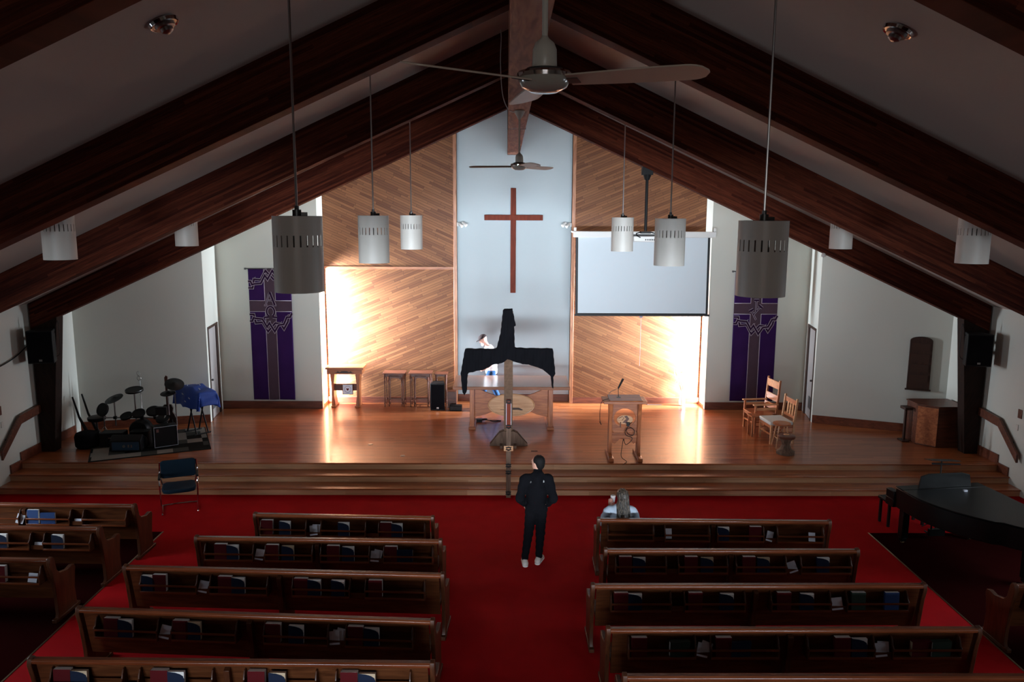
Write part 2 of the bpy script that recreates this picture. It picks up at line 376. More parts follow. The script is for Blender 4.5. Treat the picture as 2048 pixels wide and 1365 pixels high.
# signed distance modelling for people and cloth
def nets(f, lo, hi, res):
    lo = np.array(lo, float); hi = np.array(hi, float); n = np.ceil((hi-lo)/res).astype(int)+1
    g = [lo[i]+np.arange(n[i])*res for i in range(3)]
    X, Y, Z = np.meshgrid(*g, indexing='ij'); V = f(X, Y, Z)
    ins = V < 0; nc = n-1
    cnt = np.zeros(nc); acc = np.zeros((*nc, 3)); cor = [(i, j, k) for i in (0, 1) for j in (0, 1) for k in (0, 1)]
    def sl(c): return tuple(slice(c[i], c[i]+nc[i]) for i in range(3))
    for a in cor:
        for ax in range(3):
            if a[ax] == 1: continue
            b = list(a); b[ax] = 1; b = tuple(b)
            va, vb = V[sl(a)], V[sl(b)]; m = (va < 0) != (vb < 0)
            t = np.where(m, va/np.where(m, va-vb, 1), 0)
            for q in range(3):
                acc[..., q] += np.where(m, (t if q == ax else a[q]), 0)
            cnt += m
    idx = -np.ones(nc, int); mask = cnt > 0; idx[mask] = np.arange(mask.sum())
    ijk = np.argwhere(mask); vs = lo+(ijk+acc[mask]/cnt[mask][:, None])*res
    fs = []
    for ax in range(3):
        u, w = [(1, 2), (2, 0), (0, 1)][ax]
        s0 = [slice(None)]*3; s1 = [slice(None)]*3; s0[ax] = slice(0, -1); s1[ax] = slice(1, None)
        A, B = ins[tuple(s0)], ins[tuple(s1)]
        for e in np.argwhere(A != B):
            if e[u] == 0 or e[w] == 0 or e[u] >= nc[u] or e[w] >= nc[w]: continue
            q = []
            for du, dw in ((-1, -1), (0, -1), (0, 0), (-1, 0)):
                c = e.copy(); c[u] += du; c[w] += dw; q.append(int(idx[tuple(c)]))
            fs.append(q if A[tuple(e)] else q[::-1])
    return vs.tolist(), fs
def smin(a, b, k):
    h = np.clip(0.5+0.5*(b-a)/k, 0, 1); return b*(1-h)+a*h-k*h*(1-h)
def cone(p, q, r0, r1):
    p = np.array(p, float); q = np.array(q, float); d = q-p; L2 = float(d@d)
    def f(X, Y, Z):
        t = np.clip(((X-p[0])*d[0]+(Y-p[1])*d[1]+(Z-p[2])*d[2])/L2, 0, 1)
        return np.sqrt((X-p[0]-t*d[0])**2+(Y-p[1]-t*d[1])**2+(Z-p[2]-t*d[2])**2)-(r0+(r1-r0)*t)
    return f
def ell(c, r):
    def f(X, Y, Z):
        a = np.sqrt(((X-c[0])/r[0])**2+((Y-c[1])/r[1])**2+((Z-c[2])/r[2])**2)
        return (a-1)*min(r)
    return f
def blend(prims, k=0.03):
    def f(X, Y, Z):
        d = None
        for p in prims:
            kk = k
            if isinstance(p, tuple): p, kk = p
            v = p(X, Y, Z); d = v if d is None else smin(d, v, kk)
        return d
    return f
def sdf_obj(name, f, lo, hi, res, mat, parent):
    vs, fs = nets(f, lo, hi, res); m = MB(); m.add(vs, fs); return m.build(name, mat, parent, angle=80)
def poly2d(poly):
    P = np.array(poly, float)
    def f(X, Z):
        d = np.full(X.shape, 1e9); s = np.zeros(X.shape, bool); n = len(P)
        for i in range(n):
            a, b = P[i], P[(i+1) % n]; e = b-a; wx, wz = X-a[0], Z-a[1]
            t = np.clip((wx*e[0]+wz*e[1])/(e@e), 0, 1); d = np.minimum(d, np.hypot(wx-t*e[0], wz-t*e[1]))
            c = ((a[1] > Z) != (b[1] > Z)); xi = a[0]+(Z-a[1])*e[0]/(e[1] if abs(e[1]) > 1e-9 else 1e-9)
            s ^= c & (X < xi)
        return np.where(s, -d, d)
    return f

# ------------------------------------------------------------------ dimensions
CX = 0.15; XL, XR = -9.95, 10.2
def ceil_z(x): return 8.29-0.465*abs(x-CX)
ST = 0.42                         # stage height
YB = 21.0                         # wood wall
# ------------------------------------------------------------------ SETTING
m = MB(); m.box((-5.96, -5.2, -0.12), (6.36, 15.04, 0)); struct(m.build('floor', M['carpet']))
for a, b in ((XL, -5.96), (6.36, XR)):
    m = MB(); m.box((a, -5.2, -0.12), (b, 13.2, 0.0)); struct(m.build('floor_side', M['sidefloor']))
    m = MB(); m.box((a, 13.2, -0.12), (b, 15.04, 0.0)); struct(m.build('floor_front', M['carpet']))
for i, x in enumerate((-5.96, 6.36)):
    m = MB(); m.box((x-0.012, -5.2, 0.0005), (x+0.012, 13.2, 0.005)); struct(m.build('trim_%d' % (i+1), M['brass']))
# steps and stage
for k, (y0, y1, z) in enumerate(((15.04, 15.42, 0.14), (15.42, 15.80, 0.28), (15.80, 21.4, ST))):
    m = MB(); m.box((XL, y0, 0.0), (XR, y1+0.01 if k < 2 else y1, z-0.03)); struct(m.build('floor_step_riser_%d' % (k+1), M['riser']))
    m = MB(); m.box((XL, y0-0.03, z-0.03), (XR, y1+0.02 if k < 2 else y1, z)); o = struct(m.build('floor_step_%d' % (k+1) if k < 2 else 'floor_stage', M['floor'], bev=0.008))
# side walls with window openings
def side_wall(name, x0, x1):
    m = MB(); H = ceil_z(XL)+0.25
    m.box((x0, -5.2, 0), (x1, 22.0, 0.95)); m.box((x0, -5.2, 2.8), (x1, 22.0, H))
    ys = [-5.2]+[v for w in NAVE_WIN for v in w]+[22.0]
    for i in range(0, len(ys), 2): m.box((x0, ys[i], 0.95), (x1, ys[i+1], 2.8))
    return struct(m.build(name, M['wall']))
side_wall('wall_left', XL-0.2, XL); side_wall('wall_right', XR, XR+0.2)
wi = 1
for (a, b) in NAVE_WIN:
    for xa in (XL-0.12, XR+0.12):
        w = empty('window_%d' % wi, (xa, (a+b)/2, 0.95)); w['kind'] = 'structure'; wi += 1
        h = (b-a)/2; m = MB()
        for lo, hi in (((-.04, -h, 0), (.04, h, .06)), ((-.04, -h, 1.79), (.04, h, 1.85)), ((-.04, -h, .06), (.04, -h+.06, 1.79)), ((-.04, h-.06, .06), (.04, h, 1.79)), ((-.03, -.03, .06), (.03, .03, 1.79))): m.box(lo, hi)
        m.build('window_frame', M['trimz'], w, bev=0.005)
        m = MB(); m.box((-.004, -h+.06, .06), (.004, -.03, 1.79)); m.build('window_pane', M['glass'], w)
        m = MB(); m.box((-.004, .03, .06), (.004, h-.06, 1.79)); m.build('window_pane', M['glass'], w)
# rear wall, balcony
m = MB()
m.prism([(XL, 2.6), (-1.45, 2.6), (-1.45, ceil_z(-1.45)+.1), (XL, ceil_z(XL)+.1)], 'XZ', -5.4, -5.2)
m.prism([(1.75, 2.6), (XR, 2.6), (XR, ceil_z(XR)+.1), (1.75, ceil_z(1.75)+.1)], 'XZ', -5.4, -5.2)
m.box((-1.45, -5.4, 2.6), (1.75, -5.2, 4.7)); m.prism([(-1.45, 6.1), (1.75, 6.1), (1.75, ceil_z(1.75)+.1), (CX, 8.4), (-1.45, ceil_z(-1.45)+.1)], 'XZ', -5.4, -5.2)
m.box((XL, -5.4, 0), (XR, -5.2, 1.2))
xs = [XL]+[v for w in REAR_WIN for v in w]+[XR]
for i in range(0, len(xs), 2): m.box((xs[i], -5.4, 1.2), (xs[i+1], -5.2, 2.6))
struct(m.build('wall_rear', M['wall']))
for (a, b) in REAR_WIN:
    w = empty('window_%d' % wi, ((a+b)/2, -5.3, 1.2)); w['kind'] = 'structure'; wi += 1
    h = (b-a)/2; m = MB()
    for lo, hi in (((-h, -.05, 0), (h, .05, .06)), ((-h, -.05, 1.34), (h, .05, 1.4)), ((-h, -.05, .06), (-h+.06, .05, 1.34)), ((h-.06, -.05, .06), (h, .05, 1.34)), ((-.03, -.05, .06), (.03, .05, 1.34))): m.box(lo, hi)
    m.build('window_frame', M['trimz'], w)
    for p, q in ((-h+.06, -.03), (.03, h-.06)):
        m = MB(); m.box((p, -.004, .06), (q, .004, 1.34)); m.build('window_pane', M['glass'], w)
w = empty('window_%d' % wi, (.15, -5.3, 4.7)); w['kind'] = 'structure'; wi += 1  # unseen gable window, added to go with the gallery fill light
m = MB()
for lo, hi in (((-1.6, -.05, 0), (1.6, .05, .06)), ((-1.6, -.05, 1.34), (1.6, .05, 1.4)), ((-1.6, -.05, .06), (-1.54, .05, 1.34)), ((1.54, -.05, .06), (1.6, .05, 1.34)), ((-.03, -.05, .06), (.03, .05, 1.34))): m.box(lo, hi)
m.build('window_frame', M['trimz'], w)
for p, q in ((-1.54, -.03), (.03, 1.54)):
    m = MB(); m.box((p, -.004, .06), (q, .004, 1.34)); m.build('window_pane', M['glass'], w)
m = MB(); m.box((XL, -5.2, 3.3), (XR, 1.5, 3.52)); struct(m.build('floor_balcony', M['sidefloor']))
# ceiling: two slopes
for nm, xa, xb in (('ceiling_left', XL-.2, CX), ('ceiling_right', CX, XR+.2)):
    m = MB(); m.prism([(xa, ceil_z(xa)), (xb, ceil_z(xb)), (xb, ceil_z(xb)+.18), (xa, ceil_z(xa)+.18)], 'XZ', -5.4, 22.0)
    struct(m.build(nm, M['ceiling']))
# chancel back walls
YP = 21.22; PX0, PX1 = -1.30, 1.71; WL, WR = -4.79, 5.22; ZH = 4.06
def gable(x0, x1, z0, y0, y1, extra=0.06):
    pts = [(x0, z0), (x1, z0), (x1, ceil_z(x1)+extra)]
    if x0 < CX < x1: pts.append((CX, ceil_z(CX)+extra))
    pts.append((x0, ceil_z(x0)+extra)); mm = MB(); mm.prism(pts, 'XZ', y0, y1); return mm
struct(gable(PX0-.3, PX1+.3, 0, YP, YP+.15).build('wall_back', M['panel']))
for nm, x0, x1, lo_m, hi_m in (('left', WL, PX0, 'slat_up', 'slat_dn'), ('right', PX1, WR, 'slat_dn', 'slat_up')):
    struct(gable(x0-(.3 if nm == 'left' else 0), x1+(.3 if nm == 'right' else 0), ZH, YB, YP).build('wall_slats_upper_'+nm, M[hi_m]))
    m = MB(); m.box((x0-(.3 if nm == 'left' else 0), YB, 0), (x1+(.3 if nm == 'right' else 0), YP, ZH)); struct(m.build('wall_slats_lower_'+nm, M[lo_m]))
    m = MB(); m.box((x0, YB-.022, ZH-.035), (x1, YB, ZH+.035)); struct(m.build('trim_%d' % (3 if nm == 'left' else 4), M['trimwood'], bev=.004))
    m = MB(); m.box((x0, YB-.025, ST), (x1, YB, ST+.17)); struct(m.build('baseboard_back_'+nm, M['basew'], bev=.006))
m = MB(); m.box((PX0, YP-.025, ST), (PX1, YP, ST+.2)); struct(m.build('baseboard_recess', M['basew'], bev=.006))
for i, (a, b) in enumerate(((PX0-.085, PX0), (PX1, PX1+.085))):
    zt = ceil_z(a)-.02
    m = MB(); m.box((a, YB-.03, ST), (b, YP, zt)); struct(m.build('trim_%d' % (5+i), M['trimz'], bev=.005))
# banner walls, door walls and slanted alcove walls
YN = 20.35
DL = [(-7.20, 18.94), (-7.38, YN)]; DR = [(7.56, 19.06), (7.78, YN)]
struct(gable(-7.42, WL, 0, YN, YN+.14).build('wall_banner_left', M['wall']))
struct(gable(WR, 7.82, 0, YN, YN+.14).build('wall_banner_right', M['wall']))
for nm, a, b in (('left', -7.38, WL), ('right', WR, 7.78)):
    m = MB(); m.box((a, YN-.025, ST), (b, YN, ST+.2)); struct(m.build('baseboard_'+nm, M['basew'], bev=.006))
# return walls beside chancel windows: header above the tall window, window below
for nm, x0, x1, sgn in (('left', WL-.14, WL, 1), ('right', WR, WR+.14, -1)):
    m = MB(); m.box((x0, YN+.14, ZH), (x1, YB, ceil_z(x0 if nm == 'left' else x1)+.1)); struct(m.build('wall_return_'+nm, M['wall']))
    m = MB(); m.box((x0-.3 if nm == 'left' else x0, YN+.13, 0), (x1 if nm == 'left' else x1+.3, YB, ST-.001)); struct(m.build('wall_sill_'+nm, M['wall']))
    w = empty('window_%d' % wi, ((x0+x1)/2, (YN+.14+YB)/2, ST)); w['kind'] = 'structure'; wi += 1
    hy = (YB-YN-.14)/2; hz = ZH-ST; m = MB()
    for lo, hi in (((-.07, -hy, 0), (.07, hy, .08)), ((-.07, -hy, hz-.06), (.07, hy, hz)), ((-.07, -hy, .08), (.07, -hy+.05, hz-.06)), ((-.07, hy-.04, .08), (.07, hy, hz-.06))): m.box(lo, hi)
    m.build('window_frame', M['trimz'], w, bev=.004)
    m = MB(); m.box((-.004, -hy+.05, .08), (.004, hy-.04, hz-.06)); m.build('window_pane', M['glass'], w)
def wall_seg(name, a, b, z0, th, mat, z1=None, base=True, outward=1):
    """vertical wall between two plan points, top follows the ceiling"""
    a, b = Vector(a), Vector(b); d = (b-a).normalized(); n = Vector((-d.y, d.x))*outward*th
    m = MB(); za = z1 if z1 else ceil_z(a.x)+.06; zb = z1 if z1 else ceil_z(b.x)+.06
    vs = [(a.x, a.y, z0), (b.x, b.y, z0), (b.x+n.x, b.y+n.y, z0), (a.x+n.x, a.y+n.y, z0), (a.x, a.y, za), (b.x, b.y, zb), (b.x+n.x, b.y+n.y, zb), (a.x+n.x, a.y+n.y, za)]
    m.add(vs, [(0, 3, 2, 1), (4, 5, 6, 7), (0, 1, 5, 4), (1, 2, 6, 5), (2, 3, 7, 6), (3, 0, 4, 7)]); return m
def lerp(p, q, t): return (p[0]+(q[0]-p[0])*t, p[1]+(q[1]-p[1])*t)
AL = [(-9.98, 18.18), DL[0]]; AR = [DR[0], (10.22, 17.93)]
struct(wall_seg('', AL[0], AL[1], 0, .14, None).build('wall_alcove_left', M['wall']))
struct(wall_seg('', AR[0], AR[1], 0, .14, None).build('wall_alcove_right', M['wall']))
def basestrip(name, a, b, off, h=.2):
    m = wall_seg('', a, b, ST, off, None, z1=ST+h, outward=-1); struct(m.build(name, M['basew'], bev=.004))
basestrip('baseboard_alcove_left', AL[0], AL[1], .025); basestrip('baseboard_alcove_right', AR[0], AR[1], .025)
DT = 2.74
di = 1
for nm, D, ow in (('left', DL, 1), ('right', DR, -1)):
    t0, t1 = .10, .82
    p0, p1 = lerp(*D, t0), lerp(*D, t1)
    mm = wall_seg('', D[0], p0, 0, .14, None, outward=ow); m2 = wall_seg('', p1, D[1], 0, .14, None, outward=ow); m3 = wall_seg('', p0, p1, DT, .14, None, outward=ow)
    mm.add(m2.v, m2.f); mm.add(m3.v, m3.f); struct(mm.build('wall_door_'+nm, M['wall']))
    d = Vector((p1[0]-p0[0], p1[1]-p0[1])); Ld = d.length; ang = math.atan2(d.y, d.x)
    o = empty('door_%d' % di, (p0[0], p0[1], ST), ang); o['kind'] = 'structure'; di += 1
    s = 1 if ow == 1 else -1
    def yy(a, b): return (a, b) if s == 1 else (-b, -a)
    y0, y1 = yy(-.02, .14); H = DT-ST; m = MB()
    m.box((0, y0, 0), (.06, y1, H)); m.box((Ld-.16, y0, 0), (Ld, y1, H)); m.box((.06, y0, H-.06), (Ld-.16, y1, H)); m.build('door_frame', M['darkframe'], o, bev=.004)
    y0, y1 = yy(.015, .06); m = MB(); m.box((.06, y0, .01), (Ld-.16, y1, H-.06)); dp = m.build('door_leaf', M['door'], o)
    y0, y1 = yy(.0, .015); m = MB(); m.box((.12, y0, .25), (Ld-.5, y1, .55))
    for k in range(6): m.box((.14, y0-.004 if s == 1 else y0, .27+k*.045), (Ld-.52, y1 if s == 1 else y1+.004, .285+k*.045))
    m.build('door_vent', M['grille'], dp)
    y = -.03 if s == 1 else .03; m = MB(); m.cyl((.13, 0.02*s, 1.0), (.13, y, 1.0), .012); m.lathe([(0, -.03), (.026, -.02), (.03, 0), (.02, .02), (0, .03)], (.13, y, 1.0), 12, 'Y'); m.build('door_handle', M['darkmetal'], dp)
# curb boards where the steps meet the side walls
for nm, xa, xb in (('left', XL, XL+.03), ('right', XR-.03, XR)):
    m = MB(); m.box((xa, 15.80, ST), (xb, 17.9, ST+.2)); m.box((xa, 15.44, .28), (xb, 15.80, .46)); struct(m.build('baseboard_side_'+nm, M['basew'], bev=.004))

# ------------------------------------------------------------------ ROOF BEAMS
SL = math.atan(0.455)
beam_names = ['nearest', 'second', 'third', 'farthest']
BEAMS = [4.38, 8.43, 12.5, 16.5]
def beam_lo(x): return 7.65-0.455*abs(x-CX)
for i, Y in enumerate(BEAMS):
    for side, s in (('left', -1), ('right', 1)):
        xe = (XL+.03) if s < 0 else (XR-.03)
        base = Vector((CX, Y, 7.65)); th = SL*s   # rotation about Y so local X runs outwards
        root = empty('roof_beam', base, 0, '%s dark laminated roof beam on the %s slope, with its wall column' % ({0: 'nearest, mostly cut-off', 1: 'second and almost black', 2: 'third and reddish', 3: 'farthest'}[i], side), 'beam', 'laminated roof beams')
        root.rotation_euler = (0, th, 0)
        rot = Matrix.Rotation(th, 3, 'Y'); inv = rot.inverted()
        def loc(x, z): p = inv @ (Vector((x, Y, z))-base); return (p.x, p.z)
        x0 = CX+s*.02
        poly = [loc(x0, beam_lo(x0)), loc(xe, beam_lo(xe)), loc(xe, ceil_z(xe)+.02), loc(x0, ceil_z(x0)+.02)]
        m = MB(); m.prism(poly, 'XZ', 0, .26); m.build('rafter', M['beam'], root, bev=.006)
        # haunch and tapered column, straight down
        xi = xe-s*.56; xb = xe-s*.28; zt = beam_lo(xi)+.02; zf = ST if Y > 15.8 else 0.0
        col = [loc(xe, beam_lo(xe)+.2), loc(xe, zf+.001), loc(xb, zf+.001), loc(xi, zt-.05), loc(xi, zt+.1)]
        m = MB(); m.prism(col, 'XZ', .003, .257); m.build('column', M['column'], root, bev=.006)
# ridge beam
rb = tag(MB().box((.02, -5.1, 6.99), (.335, YP-.005, 8.24)).build('ridge_beam', M['ridge'], bev=.01), 'long brown ridge beam running under the roof peak to the white recess', 'beam')
m = MB(); m.box((.015, 14.6, 6.985), (.34, 14.63, 8.2)); m.box((.015, 20.98, 6.985), (.34, 21.0, 8.2)); m.build('joint_band', M['black'], rb)

# ------------------------------------------------------------------ PENDANT LAMPS
def lamp_shade(r=.195, h=.6, seg=96):
    m = MB(); zs = [0, .36, .45, h]; vs = []
    for z in zs:
        for k in range(seg): t = 2*math.pi*k/seg; vs.append((r*math.cos(t), r*math.sin(t), z))
    fs = []
    for i in range(3):
        for k in range(seg):
            if i == 1 and k % 4 == 0: continue
            fs.append((i*seg+k, i*seg+(k+1) % seg, (i+1)*seg+(k+1) % seg, (i+1)*seg+k))
    return m.add(vs, fs)
def make_lamp(loc, rod, label):
    o = empty('pendant_lamp', loc, random.random(), label, 'lamp', 'white cylinder pendant lamps')
    sh = lamp_shade().build('lamp_shade', M['lampwhite'], o); sm = sh.modifiers.new('solid', 'SOLIDIFY'); sm.thickness = .004; sm.offset = -1; es = sh.modifiers.new('split', 'EDGE_SPLIT'); es.split_angle = R(40)
    m = MB(); m.cyl((0, 0, .565), (0, 0, .60), .189, seg=48); m.build('top_plate', M['darkmetal'], o)
    m = MB(); m.lathe([(.03, .5), (.045, .42), (.06, .34), (.045, .29), (0, .275)], seg=16); m.build('bulb', M['lampinner'], o)
    m = MB(); m.cyl((0, 0, .6), (0, 0, .65), .035, seg=12); m.cyl((0, 0, .65), (0, 0, .68), .018, seg=10); m.box((.03, -.02, .6), (.08, .02, .63)); m.build('socket_cap', M['darkmetal'], o)
    if rod > .75:
        m = MB(); m.cyl((0, 0, .68), (0, 0, rod), .0095, seg=8); m.cyl((0, 0, rod-.04), (0, 0, rod), .06, .05, seg=16); m.build('hanging_rod', M['metal'], o)
    else:
        m = MB(); m.cyl((0, 0, .66), (0, 0, rod), .03, seg=10); m.build('ceiling_stem', M['darkmetal'], o)
    return o
rows = [(6.4, 'nearest'), (10.3, 'middle'), (14.4, 'farthest')]
for (Y, d), xi, xo in zip(rows, ((-1.66, 2.05), (-1.70, 2.10), (-1.70, 2.08)), ((-5.72, 6.02),)*3):
    for side, x in (('left', xi[0]), ('right', xi[1])):
        z = {6.4: 4.90, 10.3: 4.885, 14.4: 4.87}[Y]+(-.01 if side == 'left' else -.03)
        make_lamp((x, Y, z), ceil_z(x)-z+.02, '%s of the three long-rod white cylinder lamps %s of the centre aisle' % (d, side))
    if Y > 7:
        for side, x in (('left', xo[0]), ('right', xo[1])):
            make_lamp((x, Y, 4.90), ceil_z(x)-4.90+.03, '%s white cylinder lamp fixed close under the outer %s ceiling slope' % ({10.3: 'nearer', 14.4: 'farther'}[Y], side))
# round diffusers on the ceiling slopes
for x, Y, side in ((-2.67, 6.51, 'left'), (3.04, 6.47, 'right')):
    s = -1 if side == 'left' else 1
    o = empty('ceiling_vent', (x, Y, ceil_z(x)), 0, 'round stepped metal vent on the %s ceiling slope' % side, 'vent', 'round ceiling vents'); o.rotation_euler = (0, math.atan(.465)*s, 0)
    m = MB(); m.lathe([(.02, -.10), (.045, -.085), (.05, -.06), (.075, -.055), (.08, -.03), (.105, -.028), (.112, 0), (0.02, .01)], seg=32); m.build('vent_cone', M['metal'], o)
    m = MB(); m.lathe([(.10, -.031), (.112, -.034), (.12, -.012), (.115, .0)], seg=32, cap=False); m.build('vent_rim', M['chrome'], o)

# ------------------------------------------------------------------ CEILING FANS
def blade_mesh(L=.64, r0=.12):
    m = MB(); n = 28; top = []; 
    for i in range(n+1):
        t = i/n; x = r0+t*L; w = .062+.022*math.sin(min(1, t*1.3)*math.pi/2)
        if t > .86: w *= math.sqrt(max(0.02, 1-((t-.86)/.14)**2))
        top.append((x, w))
    poly = [(x, w) for x, w in top]+[(x, -w) for x, w in reversed(top)]
    m.prism(poly, 'XY', -.004, .004)
    return m
def make_fan(loc, rod_top, angs, label, cord=False):
    o = empty('ceiling_fan', loc, 0, label, 'fan', 'white three-blade ceiling fans')
    m = MB(); m.lathe([(.0, -.055), (.06, -.052), (.105, -.03), (.122, 0), (.125, .02), (.11, .035)], seg=40); m.build('light_dish', M['glassdish'], o)
    m = MB(); m.lathe([(.127, .012), (.13, .03), (.122, .04)], seg=40); m.build('dish_rim', M['chrome'], o)
    m = MB(); m.lathe([(.09, .035), (.085, .055), (.06, .06)], seg=32); m.build('hub_plate', M['darkmetal'], o)
    m = MB(); m.lathe([(.052, .055), (.058, .07), (.056, .14), (.044, .17), (.02, .19), (.012, .205)], seg=32); m.build('motor_housing', M['fanwhite'], o)
    m = MB(); m.cyl((0, 0, .2), (0, 0, rod_top), .014, seg=12); m.build('down_rod', M['fanwhite'], o)
    m = MB(); m.lathe([(.018, rod_top-.12), (.03, rod_top-.10), (.06, rod_top-.05), (.075, rod_top-.02), (.075, rod_top)], seg=24); m.build('canopy', M['fanwhite'], o)
    for a in angs:
        b = blade_mesh().build('blade', M['fanblade'], o, bev=.002); b.rotation_euler = (R(10), 0, 0); b.location = (0, 0, .04)
        b.rotation_mode = 'XYZ'; b.matrix_local = Matrix.Translation((0, 0, .0)) @ Matrix.Rotation(R(a), 4, 'Z') @ Matrix.Rotation(R(-12), 4, 'X')
        m = MB(); m.box((.05, -.03, -.008), (.17, .03, -.004)); br = m.build('blade_bracket', M['darkmetal'], b)
    if cord:
        m = MB(); pts = [(-.28, .28, 1.98), (-.27, .2, 1.85), (-.28, .12, 1.5), (-.25, .1, 1.05), (-.16, .08, .82), (-.05, .05, .78), (0, .04, rod_top-.02)]
        m.tube(smooth_pts(pts), .006, 6); m.build('power_cord', M['whiteplastic'], o)
    return o
def smooth_pts(pts, n=6):
    P = [Vector(p) for p in pts]; out = []
    for i in range(len(P)-1):
        p0, p1, p2, p3 = P[max(i-1, 0)], P[i], P[i+1], P[min(i+2, len(P)-1)]
        for k in range(n):
            t = k/n; out.append(0.5*((2*p1)+(-p0+p2)*t+(2*p0-5*p1+4*p2-p3)*t*t+(-p0+3*p1-3*p2+p3)*t**3))
    out.append(P[-1]); return out
make_fan((.175, 3.87, 6.135), 6.985-6.135, (97, 217, 337), 'large near white ceiling fan with three blades at the top centre')
make_fan((.185, 12.0, 6.19), 6.985-6.19, (48, 168, 288), 'small far white ceiling fan hanging in front of the white recess', cord=True)

# ------------------------------------------------------------------ PEWS
def pew_mesh_profile():
    # side profile in (y, z): y=0 is the back face of the top rail, seat towards +y
    return [(-.03, .93), (.03, .94), (.06, .90), (.10, .72), (.16, .66), (.34, .62), (.44, .64), (.50, .62), (.52, .57), (.50, .50), (.47, .30), (.49, .06), (.52, .0), (.02, .0), (.06, .10), (.05, .35), (.0, .70), (-.045, .86)]
def make_pew(L, racks, pockets, supports, name_label):
    """origin: left end of the top rail on the floor; +x along the pew, +y towards the chancel"""
    o = empty('church_pew', (0, 0, 0), 0, name_label, 'pew')
    # leaning back board
    m = MB(); m.add([(.03, .0, .88), (L-.03, .0, .88), (L-.03, .035, .885), (.03, .035, .885), (.03, .115, .30), (L-.03, .115, .30), (L-.03, .145, .30), (.03, .145, .30)],
                    [(3, 2, 1, 0), (4, 5, 6, 7), (0, 1, 5, 4), (1, 2, 6, 5), (2, 3, 7, 6), (3, 0, 4, 7)])
    m.build('backrest', M['pew'], o)
    m = MB(); pr = [(-.032, .872), (.05, .875), (.052, .905), (.035, .922), (-.02, .922), (-.038, .905)]
    m.prism(pr, 'YZ', .0, L); m.build('top_rail', M['pewrail'], o, bev=.006)
    m = MB(); m.prism([(.12, .40), (.50, .43), (.52, .445), (.50, .465), (.12, .44)], 'YZ', .03, L-.03); m.build('seat', M['pew'], o, bev=.005)
    prof = pew_mesh_profile()
    for x in (-.045, L-.005):
        m = MB(); m.prism(prof, 'YZ', x, x+.05); e = m.build('end_panel', M['pewend'], o, bev=.006)
        m = MB(); m.box((x-.008, -.02, 0), (x+.058, .56, .05)); m.build('foot', M['pewend'], e, bev=.006)
    for x in supports:
        m = MB(); m.prism([(.03, .87), (.12, .32), (.12, 0), (.48, 0), (.46, .40), (.14, .42), (.06, .87)], 'YZ', x-.02, x+.02)
        m.prism([(-.05, .83), (0.03, .85), (.11, .35), (.09, .0), (.02, .0), (-.01, .5)], 'YZ', x-.03, x+.03); m.build('centre_support', M['pewend'], o, bev=.004)
    # book racks, hung on the back of the backrest
    for (a, b) in racks:
        m = MB(); m.box((a, -.09, .600), (b, .065, .615)); r = m.build('book_rack', M['pew'], o)
        m = MB(); m.box((a, -.104, .69), (b, -.092, .715)); m.build('rack_rail', M['pewrail'], r, bev=.002)
        m = MB(); m.box((a, -.104, .595), (b, -.092, .622)); m.build('rack_rail', M['pewrail'], r, bev=.002)
        for x in (a, b):
            m = MB(); m.prism([(-.095, .585), (-.104, .72), (-.07, .745), (-.055, .79), (-.03, .83), (.012, .835), (.055, .585)], 'YZ', x-.008, x+.008)
            d = m.build('rack_divider', M['pewend'], r, bev=.003)
    for (a, b) in pockets:
        m = MB(); m.box((a+.01, -.07, .60), (b-.01, .06, .612)); m.box((a+.01, -.078, .60), (b-.01, -.066, .665)); m.build('card_pocket', M['pew'], o)
    return o
def layout(L, fr, pk, sp): return make_pew(L, [(a*L, b*L) for a, b in fr], [(a*L, b*L) for a, b in pk], [s*L for s in sp], '')
F4 = ([(.05, .23), (.272, .455), (.535, .715), (.765, .95)], [(.23, .272), (.715, .765)], [.49])
F34 = ([(.035, .235), (.285, .48), (.515, .715), (.775, .975)], [(.235, .285), (.715, .775)], [.4975])
F27 = ([(.03, .29), (.375, .63), (.705, .965)], [(.29, .375), (.63, .705)], [])
protos = {}
def pew(kind, L, p, q, label, group):
    if kind not in protos: o = protos[kind] = layout(L, *{'4': F4, '34': F34, '27': F27}[kind])
    else: o = copy_tree(protos[kind])
    ang = math.atan2(q[1]-p[1], q[0]-p[0]); o.location = (p[0], p[1]+.02, 0); o.rotation_euler = (0, 0, ang)
    tag(o, label, 'pew', group); return o
PEWS = {}
def addpew(key, kind, L, p, q, label, group, xl, xr):
    o = pew(kind, L, p, q, label, group); PEWS[key] = (o, L, xl, xr, kind)
G1, G2 = 'pews in the left centre block', 'pews in the right centre block'
addpew('LA', '27', 2.71, (-3.84, 11.70), (-1.13, 11.57), 'front pew of the left centre block, shortest, three book racks', G1, 512, 863)
addpew('LB', '34', 3.46, (-4.40, 10.81), (-.93, 10.70), 'second pew from the front in the left centre block', G1, 395, 880)
addpew('LC', '4', 4.14, (-4.96, 9.85), (-.82, 9.63), 'third pew from the front in the left centre block', G1, 255, 885)
addpew('LD', '4', 4.14, (-4.98, 8.73), (-.85, 8.46), 'fourth pew from the front in the left centre block', G1, 158, 860)
addpew('LE', '4', 4.14, (-4.91, 7.66), (-.78, 7.59), 'fifth left centre pew, cut by the bottom edge of the photo', G1, 60, 858)
addpew('RA', '34', 3.43, (1.44, 11.52), (4.87, 11.44), 'front pew of the right centre block, behind the seated woman', G2, 1200, 1653)
addpew('RB', '34', 3.43, (1.41, 10.40), (4.86, 10.40), 'second pew from the front in the right centre block', G2, 1215, 1712)
addpew('RC', '4', 4.12, (1.12, 9.34), (5.24, 9.36), 'third pew from the front in the right centre block', G2, 1187, 1842)
addpew('RD', '4', 4.12, (1.18, 8.28), (5.31, 8.29), 'fourth pew from the front in the right centre block', G2, 1222, 1953)
